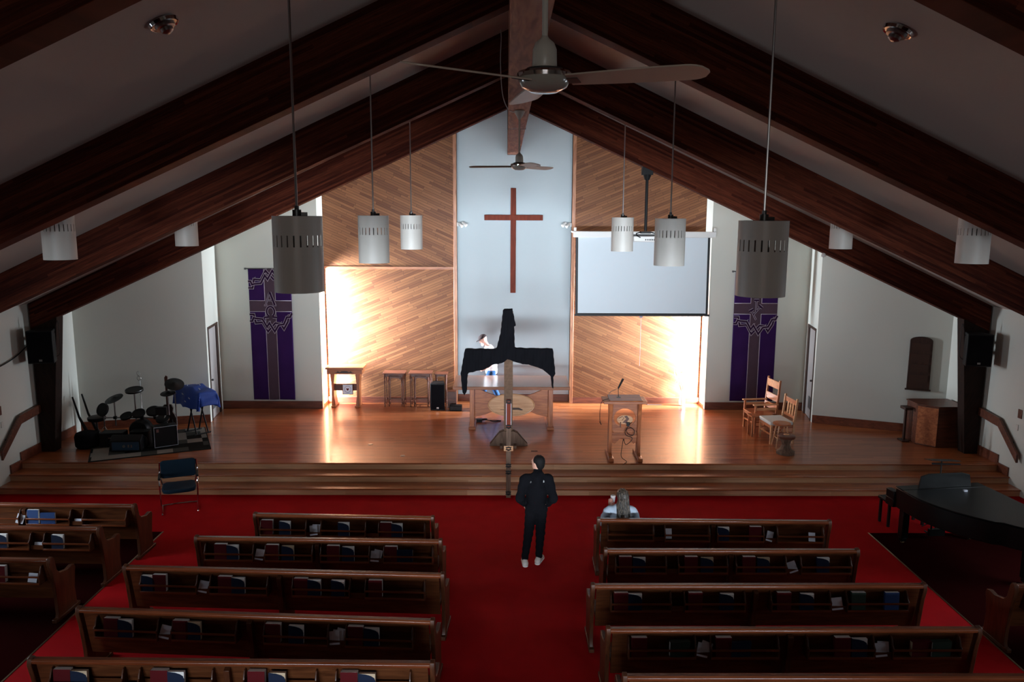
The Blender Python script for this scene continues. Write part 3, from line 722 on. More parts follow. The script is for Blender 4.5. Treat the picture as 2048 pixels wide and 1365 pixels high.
addpew('RE', '4', 4.12, (1.23, 7.36), (5.35, 7.36), 'fifth right centre pew, only its top rail showing at the bottom edge', G2, 1245, 2075)
G3 = 'pews along the left wall'
for key, x, y, lab in (('SL1', -5.90, 12.05, 'frontmost pew beside the left wall'), ('SL2', -5.99, 11.13, 'second pew beside the left wall'), ('SL3', -6.11, 10.06, 'third pew beside the left wall, only its aisle end in view')):
    L = 3.46; a = R(-1.8); p = (x-L*math.cos(a), y-L*math.sin(a))
    addpew(key, '34', L, p, (x, y), lab, G3, 0, 0)
addpew('SR', '34', 3.43, (6.44, 9.34), (9.87, 9.40), 'pew at the right edge behind the piano, only its aisle end in view', 'pew along the right wall', 0, 0)

# ------------------------------------------------------------------ BOOKS AND CARDS
def make_book(cover, pages, name, w=.178, h=.225, t=.062):
    o = empty(name, (0, 0, 0))
    m = MB(); m.box((0, 0, 0), (w, .003, h)); m.box((0, t-.003, 0), (w, t, h)); m.box((0, .003, 0), (.004, t-.003, h)); m.build('cover', M[cover], o)
    m = MB(); m.box((.004, .003, .004), (w-.002, t-.003, h+.0005)); m.build('pages', M[pages], o)
    return o
def make_curled(cover, pages):
    """paperback whose front cover curls away at one top corner"""
    o = empty('paperback_songbook', (0, 0, 0)); w, h, t = .175, .212, .045
    m = MB(); m.prism([(0, 0), (w, 0), (w, h*.62), (w*.93, h*.78), (w*.75, h*.88), (w*.45, h*.955), (0, h)], 'XZ', 0, .003)
    m.box((0, t-.003, 0), (w, t, h)); m.box((0, .003, 0), (.003, t-.003, h)); m.build('cover', M[cover], o)
    m = MB(); m.box((.003, .003, .002), (w-.002, t-.003, h-.001)); m.build('pages', M[pages], o)
    return o
bk = {}
def bproto(kind):
    if kind not in bk:
        bk[kind] = {'r': lambda: make_book('redbook', 'pages', 'hymnal'), 'n': lambda: make_curled('navybook', 'pages'), 't': lambda: make_curled('navybook', 'tanpages'),
                    'b': lambda: make_book('bluebook', 'pages', 'hymnal', t=.045), 'g': lambda: make_book('greenbook', 'pages', 'songbook'),
                    'lr': lambda: make_book('redbook', 'tanpages', 'hymnal'), 'lg': lambda: make_book('greenbook', 'pages', 'songbook'), 'lb': lambda: make_book('bluebook', 'pages', 'hymnal', t=.03),
                    'lt': lambda: make_book('navybook', 'tanpages', 'songbook', t=.03)}[kind]()
        return bk[kind]
    return copy_tree(bk[kind])
bname = {'r': 'maroon hymnal', 'n': 'curled navy songbook', 't': 'yellowed navy songbook', 'b': 'bright blue hymnal', 'g': 'dark green songbook',
         'lr': 'maroon hymnal on its side', 'lg': 'green songbook on its side', 'lb': 'blue hymnal on its side', 'lt': 'navy songbook on its side'}
pewname = {'LA': 'front left centre pew', 'LB': 'second left centre pew', 'LC': 'third left centre pew', 'LD': 'fourth left centre pew', 'LE': 'fifth left centre pew',
           'RA': 'front right centre pew', 'RB': 'second right centre pew', 'RC': 'third right centre pew', 'RD': 'fourth right centre pew', 'SL1': 'frontmost left wall pew', 'SL2': 'second left wall pew', 'SL3': 'third left wall pew'}
ordn = {0: 'first', 1: 'second', 2: 'third', 3: 'fourth'}
RACKS = {'4': F4, '34': F34, '27': F27}
def put_book(key, kind, u, extra='', dz=0):
    o, L, xl, xr, pk = PEWS[key]; b = bproto(kind); racks = RACKS[pk][0]
    ri = min(range(len(racks)), key=lambda i: abs((racks[i][0]+racks[i][1])/2-u))
    x = max(racks[ri][0]*L+.012, min(u*L, racks[ri][1]*L-.19 if not kind.startswith('l') else racks[ri][1]*L-.24))
    lean = R(4) if not kind.startswith('l') else 0
    mw = Matrix.Translation(o.location) @ Matrix.Rotation(o.rotation_euler.z, 4, 'Z')
    if kind.startswith('l'): ml = Matrix.Translation((x, -.086, .616+.178)) @ Matrix.Rotation(R(90), 4, 'Y') @ Matrix.Rotation(R(-4), 4, 'X')
    else: ml = Matrix.Translation((x, -.086, .6165)) @ Matrix.Rotation(-lean, 4, 'X') @ Matrix.Rotation(0, 4, 'Z')
    mm = mw @ ml; b.location = mm.translation; b.rotation_euler = mm.to_euler()
    nm = {0: 'leftmost', len(racks)-1: 'rightmost'}.get(ri, ordn[ri])
    tag(b, '%s in the %s rack of the %s%s' % (bname[kind], nm, pewname[key], extra), 'book', 'books in the pew racks')
BK = {'LA': [('r', 524), ('n', 560), ('n', 678), ('r', 762), ('n', 784)],
      'LB': [('r', 431), ('n', 455), ('r', 531), ('t', 566), ('r', 657), ('n', 687), ('r', 770), ('lt', 797)],
      'LC': [('n', 283), ('r', 311), ('r', 443), ('n', 470), ('r', 595), ('n', 622), ('n', 669), ('r', 743)],
      'LD': [('r', 211), ('n', 239), ('r', 348), ('t', 377), ('r', 536), ('n', 582), ('r', 699), ('n', 731)],
      'LE': [('r', 107), ('t', 141), ('r', 301), ('n', 335), ('r', 495), ('t', 537), ('r', 680), ('t', 716)],
      'RA': [('n', 1435), ('r', 1500)],
      'RB': [('r', 1238), ('n', 1266), ('r', 1370), ('t', 1402), ('r', 1486), ('t', 1515), ('n', 1635)],
      'RC': [('r', 1225), ('n', 1253), ('r', 1373), ('n', 1436), ('r', 1550), ('n', 1596), ('g', 1699), ('b', 1766)],
      'RD': [('r', 1263), ('lg', 1340), ('r', 1431), ('lt', 1462), ('r', 1668), ('n', 1702), ('lr', 1822), ('lg', 1862)]}
for key, lst in BK.items():
    o, L, xl, xr, pk = PEWS[key]; seen = {}
    for kind, x in lst:
        u = (x-xl)/(xr-xl); ex = ''
        if key == 'LC' and x == 622: ex = ', beside maroon one'
        if key == 'LC' and x == 669: ex = ', standing alone'
        put_book(key, kind, u, ex)
# left wall pews: distances measured back from the aisle end
for key, kind, d in (('SL1', 'b', 1.68), ('SL1', 'lb', 1.45), ('SL2', 'r', 1.66), ('SL2', 'n', 1.50), ('SL2', 'n', .66), ('SL3', 'r', .73)):
    put_book(key, kind, (3.46-d)/3.46)
def put_card(key, u, label, n=1, tilt=0.0, w=.12, y=-.06, z=.614, h=.15, m_='paper'):
    o, L, xl, xr, pk = PEWS[key]; m = MB()
    for i in range(n): m.box((i*.035, .01*i, 0), (w+i*.035, .01*i+.003, h+.012*i), (R(-20), R(tilt+9*i), 0))
    c = m.build('offering_card', M[m_]); mw = Matrix.Translation(o.location) @ Matrix.Rotation(o.rotation_euler.z, 4, 'Z') @ Matrix.Translation((u*L, y, z))
    c.location = mw.translation; c.rotation_euler = mw.to_euler(); tag(c, label, 'card', 'cards in the pew pockets')
put_card('LA', .31, 'two white cards in the left pocket of the front left centre pew', 2, -8)
put_card('LB', .243, 'white card in the left pocket of the second left centre pew', 1, 8)
put_card('LB', .72, 'pair of pale cards in the right pocket of the second left centre pew', 2, 3)
put_card('LC', .235, 'white card in the left pocket of the third left centre pew', 1, 10)
put_card('LD', .236, 'white card in the left pocket of the fourth left centre pew', 1, 12, .12)
put_card('LD', .718, 'bundle of pale envelopes in the right pocket of the fourth left centre pew', 3, -6, .12)
put_card('RA', .288, 'white card hooked over the second rack of the front right centre pew', 1, 0, .1, z=.64)
put_card('RA', .735, 'folded white card in the right pocket of the front right centre pew', 1, 16, .1)
put_card('RA', .92, 'white slip standing in the rightmost rack of the front right centre pew', 1, 3, .1, y=-.062, z=.62, h=.13)
put_card('RB', .73, 'grey folded card in the right pocket of the second right centre pew', 1, -20, .12)
put_card('RC', .722, 'pale blue card in the right pocket of the third right centre pew', 1, -6, .14)
put_card('RD', .236, 'crumpled pale card in the left pocket of the fourth right centre pew', 2, 14, .13)
put_card('RD', .722, 'two pale cards in the right pocket of the fourth right centre pew', 2, -6, .13)
put_card('SL1', (3.46-1.85)/3.46, 'pale blue card in the far pocket of the frontmost left wall pew', 1, 12, .12)
put_card('SL1', (3.46-.93)/3.46, 'small white card in the near pocket of the frontmost left wall pew', 1, 0, .12, h=.085)
put_card('SL2', (3.46-.93)/3.46, 'white card in the pocket of the second left wall pew', 1, 0, .12, h=.09)
put_card('SL3', (3.46-.25)/3.46, 'pale slip in the aisle end rack of the third left wall pew', 1, 4, .12, y=-.062, z=.62, h=.12)

# ------------------------------------------------------------------ WALL CROSS, SPOTS, SCREEN, PROJECTOR
o = empty('wall_cross', (.18, YP, 4.8), 0, 'plain red-brown wooden cross hung high on the pale recess wall', 'cross')
m = MB(); m.box((-.09, -.02, -1.42), (.09, 0, 1.36)); m.box((-.78, -.02, .495), (-.09, 0, .665)); m.box((.09, -.02, .495), (.79, 0, .665)); m.build('backing_board', M['panel'], o)
m = MB(); m.box((-.07, -.085, -1.40), (.07, -.03, 1.345)); m.build('upright', M['crossred'], o, bev=.006)
m = MB(); m.box((-.76, -.09, .51), (.775, -.035, .65)); m.build('crossbar', M['crossred'], o, bev=.006)
for x, s, side in ((PX0+.0, 1, 'left'), (PX1, -1, 'right')):
    o = empty('spotlight', (x, YB+.08, 5.2), 0, 'small white twin spotlight on the %s edge of the recess' % side, 'spotlight', 'recess spotlights')
    m = MB(); m.box((0, -.03, -.05) if s > 0 else (-.03, -.03, -.05), (.03, .03, .05) if s > 0 else (0, .03, .05)); m.build('mount', M['whiteplastic'], o)
    for dx, dz in ((.10, .0), (.2, .02)):
        m = MB(); m.cyl((s*(dx-.05), -.02, dz+.03), (s*(dx+.05), -.08, dz-.05), .03, .042, seg=14); m.build('lamp_head', M['whiteplastic'], o)
SY = 20.12
o = empty('projection_screen', (3.46, SY, 2.95), 0, 'pulled-down white projection screen with black borders on the right', 'screen')
m = MB(); m.prism([(-1.70, -.0), (1.68, -.0), (1.66, 1.98), (-1.72, 2.0)], 'XZ', -.004, 0); m.build('screen_border', M['black'], o)
m = MB(); m.prism([(-1.64, .045), (1.62, .045), (1.60, 1.98), (-1.66, 2.0)], 'XZ', -.008, -.005); m.build('screen_surface', M['screen'], o)
m = MB(); m.box((-1.72, -.025, -.03), (1.72, .02, .02)); m.build('bottom_bar', M['black'], o, bev=.005)
m = MB(); m.box((-1.78, -.07, 1.96), (1.79, .07, 2.11)); m.build('case', M['whiteplastic'], o, bev=.012)
for x, y1 in ((-1.74, YB-SY), (1.76, YN-SY)):
    m = MB(); m.box((x-.03, -.02, 2.06), (x+.03, y1, 2.10)); m.box((x-.03, -.02, 2.09), (x+.03, .03, 2.2)); m.build('wall_bracket', M['whiteplastic'], o)
m = MB(); m.cyl((-.02, 0, -.05), (-.02, 0, -1.32), .004, seg=6); m.box((-.06, -.01, -.07), (.02, .01, -.03)); m.build('pull_cord', M['cord'], o)
px = 2.88; pz = beam_lo(px)
o = empty('ceiling_projector', (px, 16.63, 4.93), 0, 'ceiling projector on a long black pole in front of the screen', 'projector')
m = MB(); m.cyl((0, 0, .22), (0, 0, pz-4.93-.05), .03, seg=12); m.build('pole', M['black'], o)
m = MB(); m.box((-.11, -.08, pz-4.93-.12), (.11, .08, pz-4.93+.05)); m.cyl((0, 0, pz-4.93-.22), (0, 0, pz-4.93-.1), .05, .09, seg=16); m.build('ceiling_plate', M['black'], o, bev=.006)
m = MB(); m.box((-.26, -.11, .0), (.26, .22, .12)); m.build('projector_body', M['whiteplastic'], o, bev=.02)
m = MB()
for k in range(7): m.box((-.02+k*.035, -.114, .03), (.0+k*.035, -.109, .06))
m.build('rear_sockets', M['black'], o)
m = MB(); m.box((-.10, -.08, .17), (.10, .1, .21)); m.box((-.27, -.05, .125), (.27, .0, .15)); m.box((-.2, .08, .125), (.2, .11, .15)); m.tube([(-.1, 0, .2), (-.2, -.06, .17), (-.18, -.1, .12), (-.12, -.12, .09)], .012, 6); m.tube([(.1, 0, .2), (.2, -.06, .17), (.24, -.1, .1)], .012, 6); m.build('mount_arms', M['black'], o)
o = tag(MB().lathe([(.02, 0), (.045, -.03), (.05, -.07), (0, -.09)], (0, 0, 0), 12).build('bulb_holder', M['whiteplastic'], loc=(6.60, 16.60, beam_lo(6.60)-.002)), 'small white bulb holder under the farthest right roof beam', 'light')

# ------------------------------------------------------------------ BANNERS
def thorn(y, x0, w, zc, drop, up):
    """two interlaced zigzag branches as ribbons; returns list of polylines"""
    s = -1 if up else 1; out = []
    A = [(0, .10), (.10, .10), (.14, -.16), (.30, -.14), (.42, -.42), (.60, -.16), (.72, -.18), (.80, -.34), (.90, -.12), (.93, .06), (1.0, .06)]
    B = [(0, -.10), (.06, -.10), (.09, .0), (.14, -.02), (.30, -.04), (.40, -.28), (.46, -.16), (.58, -.42), (.68, -.22), (.80, -.20), (.88, .02), (.96, .02), (1.0, .14)]
    for L in (A, B): out.append([(x0+u*w, zc+v*drop) for u, v in L])
    if up: out = [[(x, 2*zc-z) for x, z in L] for L in out]
    return out
def banner(cx, zt, zb, w, nails, label):
    Y = YN-.03
    o = empty('cloth_banner', (0, 0, 0), 0, label, 'banner', 'long purple wall banners'); o.location = (cx, Y, zb)
    H = zt-zb; x0 = -w/2; m = MB(); nx, nz = 40, 60; vs = []
    for j in range(nz+1):
        for i in range(nx+1):
            u = i/nx; v = j/nz; vs.append((x0+u*w, (1-v)*(.012*math.sin(u*11+v*2)+.006*math.sin(u*23)), v*H))
    m.add(vs, [(j*(nx+1)+i, j*(nx+1)+i+1, (j+1)*(nx+1)+i+1, (j+1)*(nx+1)+i) for j in range(nz) for i in range(nx)])
    m.build('banner_cloth', M['purple'], o, solid=.004)
    cw = .25*w
    def wavy(x, z): v = z/H; u = (x-x0)/w; return (1-v)*(.012*math.sin(u*11+v*2)+.006*math.sin(u*23))
    def sheet(xa, xb, za, zb_, off, name, mat, edge=True):
        mm = MB(); n1 = 8; n2 = 40; vs = [(xa+(xb-xa)*i/n1, wavy(xa+(xb-xa)*i/n1, za+(zb_-za)*j/n2)-off, za+(zb_-za)*j/n2) for j in range(n2+1) for i in range(n1+1)]
        mm.add(vs, [(j*(n1+1)+i, j*(n1+1)+i+1, (j+1)*(n1+1)+i+1, (j+1)*(n1+1)+i) for j in range(n2) for i in range(n1)]); return mm.build(name, M[mat], o)
    zA = zt-zb-.81; zB = zA-.28   # horizontal arm
    sheet(-cw/2, cw/2, 0, H, .006, 'upright_stripe', 'mauve'); sheet(x0, -cw/2, zB, zA, .006, 'arm_stripe', 'mauve'); sheet(cw/2, -x0, zB, zA, .006, 'arm_stripe', 'mauve')
    e = MB(); y = -.028
    for L in ([(-cw/2, 0), (-cw/2, zB), (x0, zB)], [(cw/2, 0), (cw/2, zB), (-x0, zB)], [(-cw/2, H), (-cw/2, zA), (x0, zA)], [(cw/2, H), (cw/2, zA), (-x0, zA)]): e.ribbon(L, .012, y)
    e.build('edge_piping', M['cord'], o, solid=.003)
    for nm, zc, up in (('upper', H-.40, True), ('lower', zB-.16, False)):
        Ls = thorn(y, x0, w, zc, .85, up); p = MB(); d = MB()
        for k, L in enumerate(Ls):
            p.ribbon(L, .068, y-.002-k*.003); d.ribbon(L, .046, y-.0035-k*.003)
            for q in range(2, len(L)-1, 2):
                a = L[q]; p.ribbon([a, (a[0]+.04*(-1)**q, a[1]+.06)], .010, y-.002)
        p.build('thorn_outline', M['cord'], o); d.build('thorn_branch', M['deep'], o)
    def stroke(L, wd, nm='letter', closed=False):
        p = MB(); p.ribbon(L, wd+.024, y-.009, closed); d = MB(); d.ribbon(L, wd, y-.011, closed); return p, d
    def letters(name, strokes):
        p = MB(); d = MB()
        for L, wd in strokes: p.ribbon(L, wd+.022, y-.009); d.ribbon(L, wd, y-.011)
        q = p.build(name, M['cord'], o); d.build('letter_fill', M['deep'], q)
    if not nails:
        zc = (zA+zB)/2+.17
        letters('alpha_letter', [([(-.015, zc+.17), (-.115, zc-.14)], .018), ([(.0, zc+.19), (.115, zc-.14)], .05), ([(-.06, zc-.02), (.05, zc-.02)], .016), ([(-.16, zc-.15), (-.07, zc-.15)], .016), ([(.06, zc-.15), (.16, zc-.15)], .016)])
        zc -= .33
        arc = [(.10*math.sin(t), zc+.02+.13*math.cos(t)) for t in [R(a) for a in range(-150, 151, 15)]]
        letters('omega_letter', [(arc, .042), ([(-.16, zc-.13), (-.05, zc-.12)], .045), ([(.05, zc-.12), (.16, zc-.13)], .045)])
    else:
        def nail(x, z, a, L):
            ca, sa = math.cos(a), math.sin(a); t = lambda u, v: (x+u*ca-v*sa, z+u*sa+v*ca)
            return [([t(0, .0), t(0, -L)], .022), ([t(-.06, .02), t(.06, .02)], .05)]
        st = []
        for a in (nail(.0, zA+.06, 0, .26), nail(.10, zA-.10, R(-40), .24), nail(-.11, zA-.20, R(28), .26)): st += a
        letters('three_nails', st)
    m = MB(); m.cyl((x0-.06, .0, H+.005), (-x0+.06, .0, H+.005), .013, seg=10); m.box((x0-.09, -.02, H-.02), (x0-.05, .02, H+.025)); m.box((-x0+.05, -.02, H-.02), (-x0+.09, .02, H+.025)); m.build('hanging_rod', M['darkmetal'], o)
banner(-6.03, 4.07, .66, 1.08, False, 'long purple banner left of the chancel with a cross, thorns and Greek letters')
banner(6.42, 4.05, .66, 1.12, True, 'long purple banner right of the chancel with a cross, thorns and three nails')

# ------------------------------------------------------------------ DRAPED CROSS
KY = 17.1
OUT = [(.013,3.46),(.085,3.46),(.16,3.10),(.127,3.08),(.14,2.62),(.17,2.60),(.97,2.59),(1.03,2.05),(.985,1.97),(.99,1.72),(.955,1.75),(.935,1.98),(.74,2.15),(.45,2.24),(.27,2.27),(.13,2.31),(-.02,2.36),(-.14,2.27),(-.32,2.25),(-.50,2.14),(-.86,2.06),(-.89,2.0),(-.91,1.63),(-.955,1.56),(-1.0,1.62),(-1.04,2.03),(-.945,2.58),(-.26,2.58),(-.17,2.94),(-.12,3.42),(-.09,3.46)]
o = empty('draped_cross', (0.055, KY, ST), 0, 'tall rough wooden cross draped in black cloth in front of the altar', 'cross')
pf = poly2d([(x-.055+.05, z-ST) for x, z in OUT])
def fdr(X, Y, Z):
    d = pf(X, Z); fold = .018*np.sin(X*34+Z*5)+.012*np.sin(X*61-Z*9); t = .085+.03*np.clip((2.1-Z), 0, 1)+fold*.6
    q = np.maximum(d+.012*np.sin(Z*40+X*22)*0.3, np.abs(Y+.0)-t)
    return q
sdf_obj('black_cloth', fdr, (-1.12, -.18, 1.0), (1.12, .18, 3.2), .02, M['blackfab'], o)
m = MB(); m.box((-.095, -.06, .0), (.095, .06, 2.98)); m.build('upright', M['weave'], o, bev=.004)
m = MB(); m.box((-.95, -.055, 2.0), (.95, .055, 2.14)); m.build('crossbar', M['weave'], o, bev=.004)
m = MB(); m.prism([(-.41, 0), (.43, 0), (.43, .02), (.20, .29), (.12, .33), (-.12, .33), (-.20, .29), (-.41, .02)], 'XZ', -.10, -.06); m.prism([(-.41, 0), (.43, 0), (.43, .02), (.20, .29), (.12, .33), (-.12, .33), (-.20, .29), (-.41, .02)], 'XZ', .06, .10)
m.build('base_board', M['rustic'], o, bev=.004)
for x in (-.15, .15): m = MB(); m.box((x-.03, -.3, 0), (x+.03, .3, .06)); m.build('base_foot', M['rustic'], o, bev=.004)
# narrow post with iron fittings in front of the steps
o = empty('fitting_post', (.055, 14.93, 0), 0, 'narrow upright wooden post with black iron fittings at the foot of the steps', 'post')
m = MB(); m.box((-.045, -.03, 0), (.045, .03, 1.42)); m.build('lower_post', M['rustic'], o, bev=.004)
m = MB(); m.box((-.045, -.03, 1.42), (.045, .03, 1.97)); m.build('red_panel', M['crossred'], o, bev=.003)
for x in (-.048, .042): m = MB(); m.box((x, -.034, 1.45), (x+.007, -.028, 1.9)); m.build('pale_edging', M['paper'], o)
for z in (.10, .52, .66, 1.0, 1.44, 1.93):
    m = MB(); m.box((-.055, -.045, z-.03), (.055, -.03, z-.012)); m.box((-.055, -.045, z+.012), (.055, -.03, z+.03)); m.tube([(.035*math.cos(t), -.05, z+.035*math.sin(t)) for t in [R(a) for a in range(0, 360, 30)]], .008, 6, closed=True); m.build('iron_fitting', M['black'], o)
m = MB(); m.box((-.09, -.033, .95), (.09, -.02, 1.05)); m.build('pale_plate', M['furnpale'], o)

# ------------------------------------------------------------------ ALTAR
AX = .13; o = empty('altar_table', (AX, 18.3, ST), 0, 'wide honey-oak altar table with a large oval panel, centre stage', 'altar')
m = MB(); m.box((-1.38, -.02, .975), (1.38, 1.32, 1.05)); m.build('table_top', M['altartop'], o, bev=.01)
for x in (-.93, .93):
    m = MB(); m.box((x-.055, .06, .06), (x+.055, 1.15, .975)); lg = m.build('end_leg', M['furnz'], o, bev=.006)
    m = MB(); m.box((x-.08, .0, 0), (x+.08, 1.25, .07)); m.build('foot', M['furn'], lg, bev=.01)
wing = lambda s: [(s*.87, .90), (s*.87, .28), (s*.62, .34), (s*.36, .45), (s*.36, .80), (s*.55, .90-.03), (s*.80, .975), (s*.87, .975)]
for s in (-1, 1):
    m = MB(); m.prism(wing(s), 'XZ', .14, .18); m.build('wing_panel', M['furn'], o, bev=.006)
el = lambda a, b, n=48: [(a*math.cos(2*math.pi*i/n), .585+b*math.sin(2*math.pi*i/n)) for i in range(n)]
m = MB(); m.prism(el(.55, .27), 'XZ', .10, .14); ov = m.build('oval_panel', M['furnpale'], o, bev=.01)
m = MB(); m.tube([(x, .10, z) for x, z in el(.545, .265)], .016, 8, closed=True); m.build('oval_rim', M['furnpale'], ov)
m = MB(); m.prism([(-.02, .52), (.18, .52), (.28, .47), (.24, .46), (.15, .475), (.0, .47)], 'XZ', .085, .10); m.prism([(-.26, .48), (-.02, .48), (-.02, .47), (-.26, .475)], 'XZ', .09, .10); m.build('carved_relief', M['carving'], ov)
o = tag(MB().tube(smooth_pts([(-.2, 0, .02), (-.05, .05, .03), (.1, 0, .04), (.2, -.05, .02), (.32, .02, .012), (.4, .06, .012), (.28, .1, .012), (.1, .1, .012), (.0, .12, .02)]), .011, 6).tube(smooth_pts([(-.25, 0, .03), (-.1, -.05, .05), (.05, .02, .06), (-.05, .08, .04), (-.2, .05, .03), (-.26, 0, .03)]), .02, 6).box((-.26, -.06, .0), (-.06, .06, .07)).build('cable_bundle', M['black'], loc=(-.52, 19.05, ST+.002)), 'tangle of black cables on the floor under the altar', 'cable')

# ------------------------------------------------------------------ LECTERN
o = empty('lectern', (2.49, 15.98, ST), 0, 'tall honey-oak lectern with an oval cut-out near the stage edge', 'lectern')
m = MB(); m.box((-.47, .0, 1.20), (.43, .48, 1.26)); m.prism([(.0, 1.26), (.48, 1.26), (.48, 1.30), (.0, 1.275)], 'YZ', -.34, .34); m.build('reading_top', M['furn'], o, bev=.008)
for s, x in ((-1, -.30), (1, .30)):
    m = MB(); m.prism([(.04, 0), (.44, 0), (.44, .06), (.34, .12), (.32, .9), (.42, 1.2), (.06, 1.2), (.14, .9), (.14, .12), (.04, .06)], 'YZ', x-.035, x+.035); sp = m.build('side_post', M['furnz'], o, bev=.005)
    m = MB(); m.box((x-.05, -.12, 0), (x+.05, .62, .07)); m.build('foot', M['furn'], sp, bev=.012)
def holed(outer, hole, y0, y1):
    """plate with one hole: both outlines have the same number of points"""
    mm = MB(); n = len(outer); vs = [(x, y0, z) for x, z in outer]+[(x, y0, z) for x, z in hole]+[(x, y1, z) for x, z in outer]+[(x, y1, z) for x, z in hole]; fs = []
    for i in range(n):
        j = (i+1) % n; fs += [(i, j, n+j, n+i), (2*n+j, 2*n+i, 3*n+i, 3*n+j), (j, i, 2*n+i, 2*n+j), (n+i, n+j, 3*n+j, 3*n+i)]
    return mm.add(vs, fs)
n = 32; hole = [(.23*math.cos(2*math.pi*i/n), .86+.20*math.sin(2*math.pi*i/n)) for i in range(n)]
outer = []
for i in range(n):
    c, s = math.cos(2*math.pi*i/n), math.sin(2*math.pi*i/n); k = max(abs(c)/.265, abs(s)/.33); outer.append((c/k, .87+s/k))
holed(outer, hole, .20, .24).build('oval_frame', M['furn'], o, bev=.004)
m = MB(); m.prism([(-.265, .54), (.265, .54), (.265, .34), (.2, .30), (.1, .40), (-.1, .40), (-.2, .30), (-.265, .34)], 'XZ', .20, .24); m.box((-.265, .17, .44), (.265, .2, .50)); m.build('lower_apron', M['furn'], o, bev=.004)
m = MB(); m.prism([(.17*math.cos(2*math.pi*i/24)-.0, .86-.03+.10*math.sin(2*math.pi*i/24)) for i in range(24)], 'XZ', .17, .19); cv = m.build('carved_medallion', M['furnpale'], o, bev=.004)
m = MB(); m.prism([(-.02, .90), (.03, .85), (-.02, .80), (-.05, .77), (.0, .76), (.06, .74), (.05, .80), (.09, .85), (.04, .92)], 'XZ', .163, .17); m.tube([(-.13, .165, .86), (-.06, .165, .90), (-.02, .165, .87), (-.06, .165, .82)], .006, 6); m.box((-.10, .17, .66), (-.08, .19, .78)); m.box((.09, .17, .66), (.11, .19, .78)); m.build('carved_figure', M['furndark'], cv)
o = empty('gooseneck_microphone', (2.24, 16.2, ST+1.30), 0, 'black gooseneck microphone standing on the lectern top', 'microphone')
m = MB(); m.lathe([(.05, 0), (.05, .012), (.01, .02)], (.12, .06, -.02), 16); m.tube(smooth_pts([(.12, .06, 0), (.11, .04, .1), (.10, .0, .18), (.11, -.02, .22)]), .006, 6); m.tube(smooth_pts([(-.10, -.05, -.02), (-.1, -.04, .06), (-.05, -.03, .13), (.07, -.02, .18)]), .005, 6); m.build('gooseneck', M['darkmetal'], o)
m = MB(); m.cyl((.10, 0, .19), (.19, -.04, .40), .017, .024, seg=12); m.build('microphone_body', M['black'], o)
m = MB(); m.tube(smooth_pts([(-.10, -.06, -.02), (-.26, -.24, -.03), (-.30, -.27, -.2), (-.30, -.27, -.42), (-.27, -.27, -.52), (-.31, -.27, -.45)]), .006, 6); m.build('microphone_cable', M['black'], o)
o = tag(MB().tube(smooth_pts([(.12, 0, .78), (.05, -.02, .72), (.0, -.02, .62), (.05, -.01, .52), (.14, -.02, .5), (.17, -.02, .6), (.08, -.02, .66), (-.02, -.02, .6), (.0, -.01, .5), (.12, -.02, .45), (.1, -.03, .38), (0, -.02, .30), (-.04, -.02, .38), (-.06, -.04, .42), (-.09, -.1, .3), (-.12, -.2, .1), (-.02, -.3, .02), (-.08, -.4, .012), (-.12, -.48, .012)]), .007, 6).box((.0, -.03, .70), (.05, .0, .78)).build('lectern_cable', M['black'], loc=(2.52, 16.13, ST+.004)), 'looped black cable hanging from the lectern to the floor', 'cable')
# small things let into the stage floor
tag(MB().box((-.2, -.03, 0), (.2, .03, .006)).build('floor_vent', M['grille'], loc=(4.0, 20.86, ST)), 'dark slotted floor vent near the right wood wall', 'vent')
tag(MB().box((-.07, -.02, 0), (.07, .02, .005)).build('floor_socket', M['black'], loc=(.62, 16.62, ST)), 'small black floor socket right of the draped cross', 'socket')
tag(MB().lathe([(.06, 0), (.05, .008), (0, .008)], seg=16).build('floor_socket', M['metal'], loc=(-3.0, 17.1, ST)), 'round metal floor socket on the left half of the stage', 'socket')
tag(MB().lathe([(.05, 0), (.04, .008), (0, .008)], seg=16).build('floor_socket', M['metal'], loc=(-2.18, 16.27, ST)), 'round metal floor socket near the front edge, left of the cross', 'socket')

# ------------------------------------------------------------------ SIDE TABLE, PICTURE, NEST TABLES, SPEAKER
o = empty('console_table', (-4.22, 20.42, ST), 0, 'carved wooden console table in the bright left corner by the window', 'table')
m = MB(); m.box((-.50, -.02, 1.02), (.50, .50, 1.08)); m.build('table_top', M['furn'], o, bev=.008)
m = MB(); m.box((-.46, .0, .90), (.46, .03, 1.02)); m.box((-.46, .44, .90), (.46, .47, 1.02)); m.box((-.46, .03, .90), (-.43, .44, 1.02)); m.box((.43, .03, .90), (.46, .44, 1.02)); m.build('apron', M['furn'], o, bev=.003)
m = MB(); m.prism([(-.26, .935), (-.20, .95), (-.17, .985), (-.12, .955), (-.07, .985), (0, .99), (.07, .985), (.12, .955), (.17, .985), (.20, .95), (.26, .935), (.12, .93), (0, .925), (-.12, .93)], 'XZ', -.012, 0); m.build('carved_ornament', M['carving'], o)
for s in (-1, 1):
    m = MB(); m.prism([(s*.39, .9), (s*.27, .9), (s*.30, .6), (s*.30, .3), (s*.26, .0), (s*.37, 0), (s*.36, .3), (s*.36, .6)], 'XZ', .06, .40); lg = m.build('end_support', M['furnz'], o, bev=.006)
    m = MB(); m.box((s*.31-.06, 0, 0), (s*.31+.06, .47, .05)); m.build('foot', M['furnz'], lg, bev=.01)
m = MB(); m.box((-.30, .2, .42), (.30, .24, .60)); m.build('stretcher', M['furndark'], o, bev=.004)
o = empty('framed_picture', (-4.16, 20.50, ST+.34), 0, 'small framed picture with a round emblem under the console table', 'picture')
m = MB(); m.box((-.14, 0, 0), (.14, .02, .28)); m.build('frame', M['furndark'], o, bev=.004)
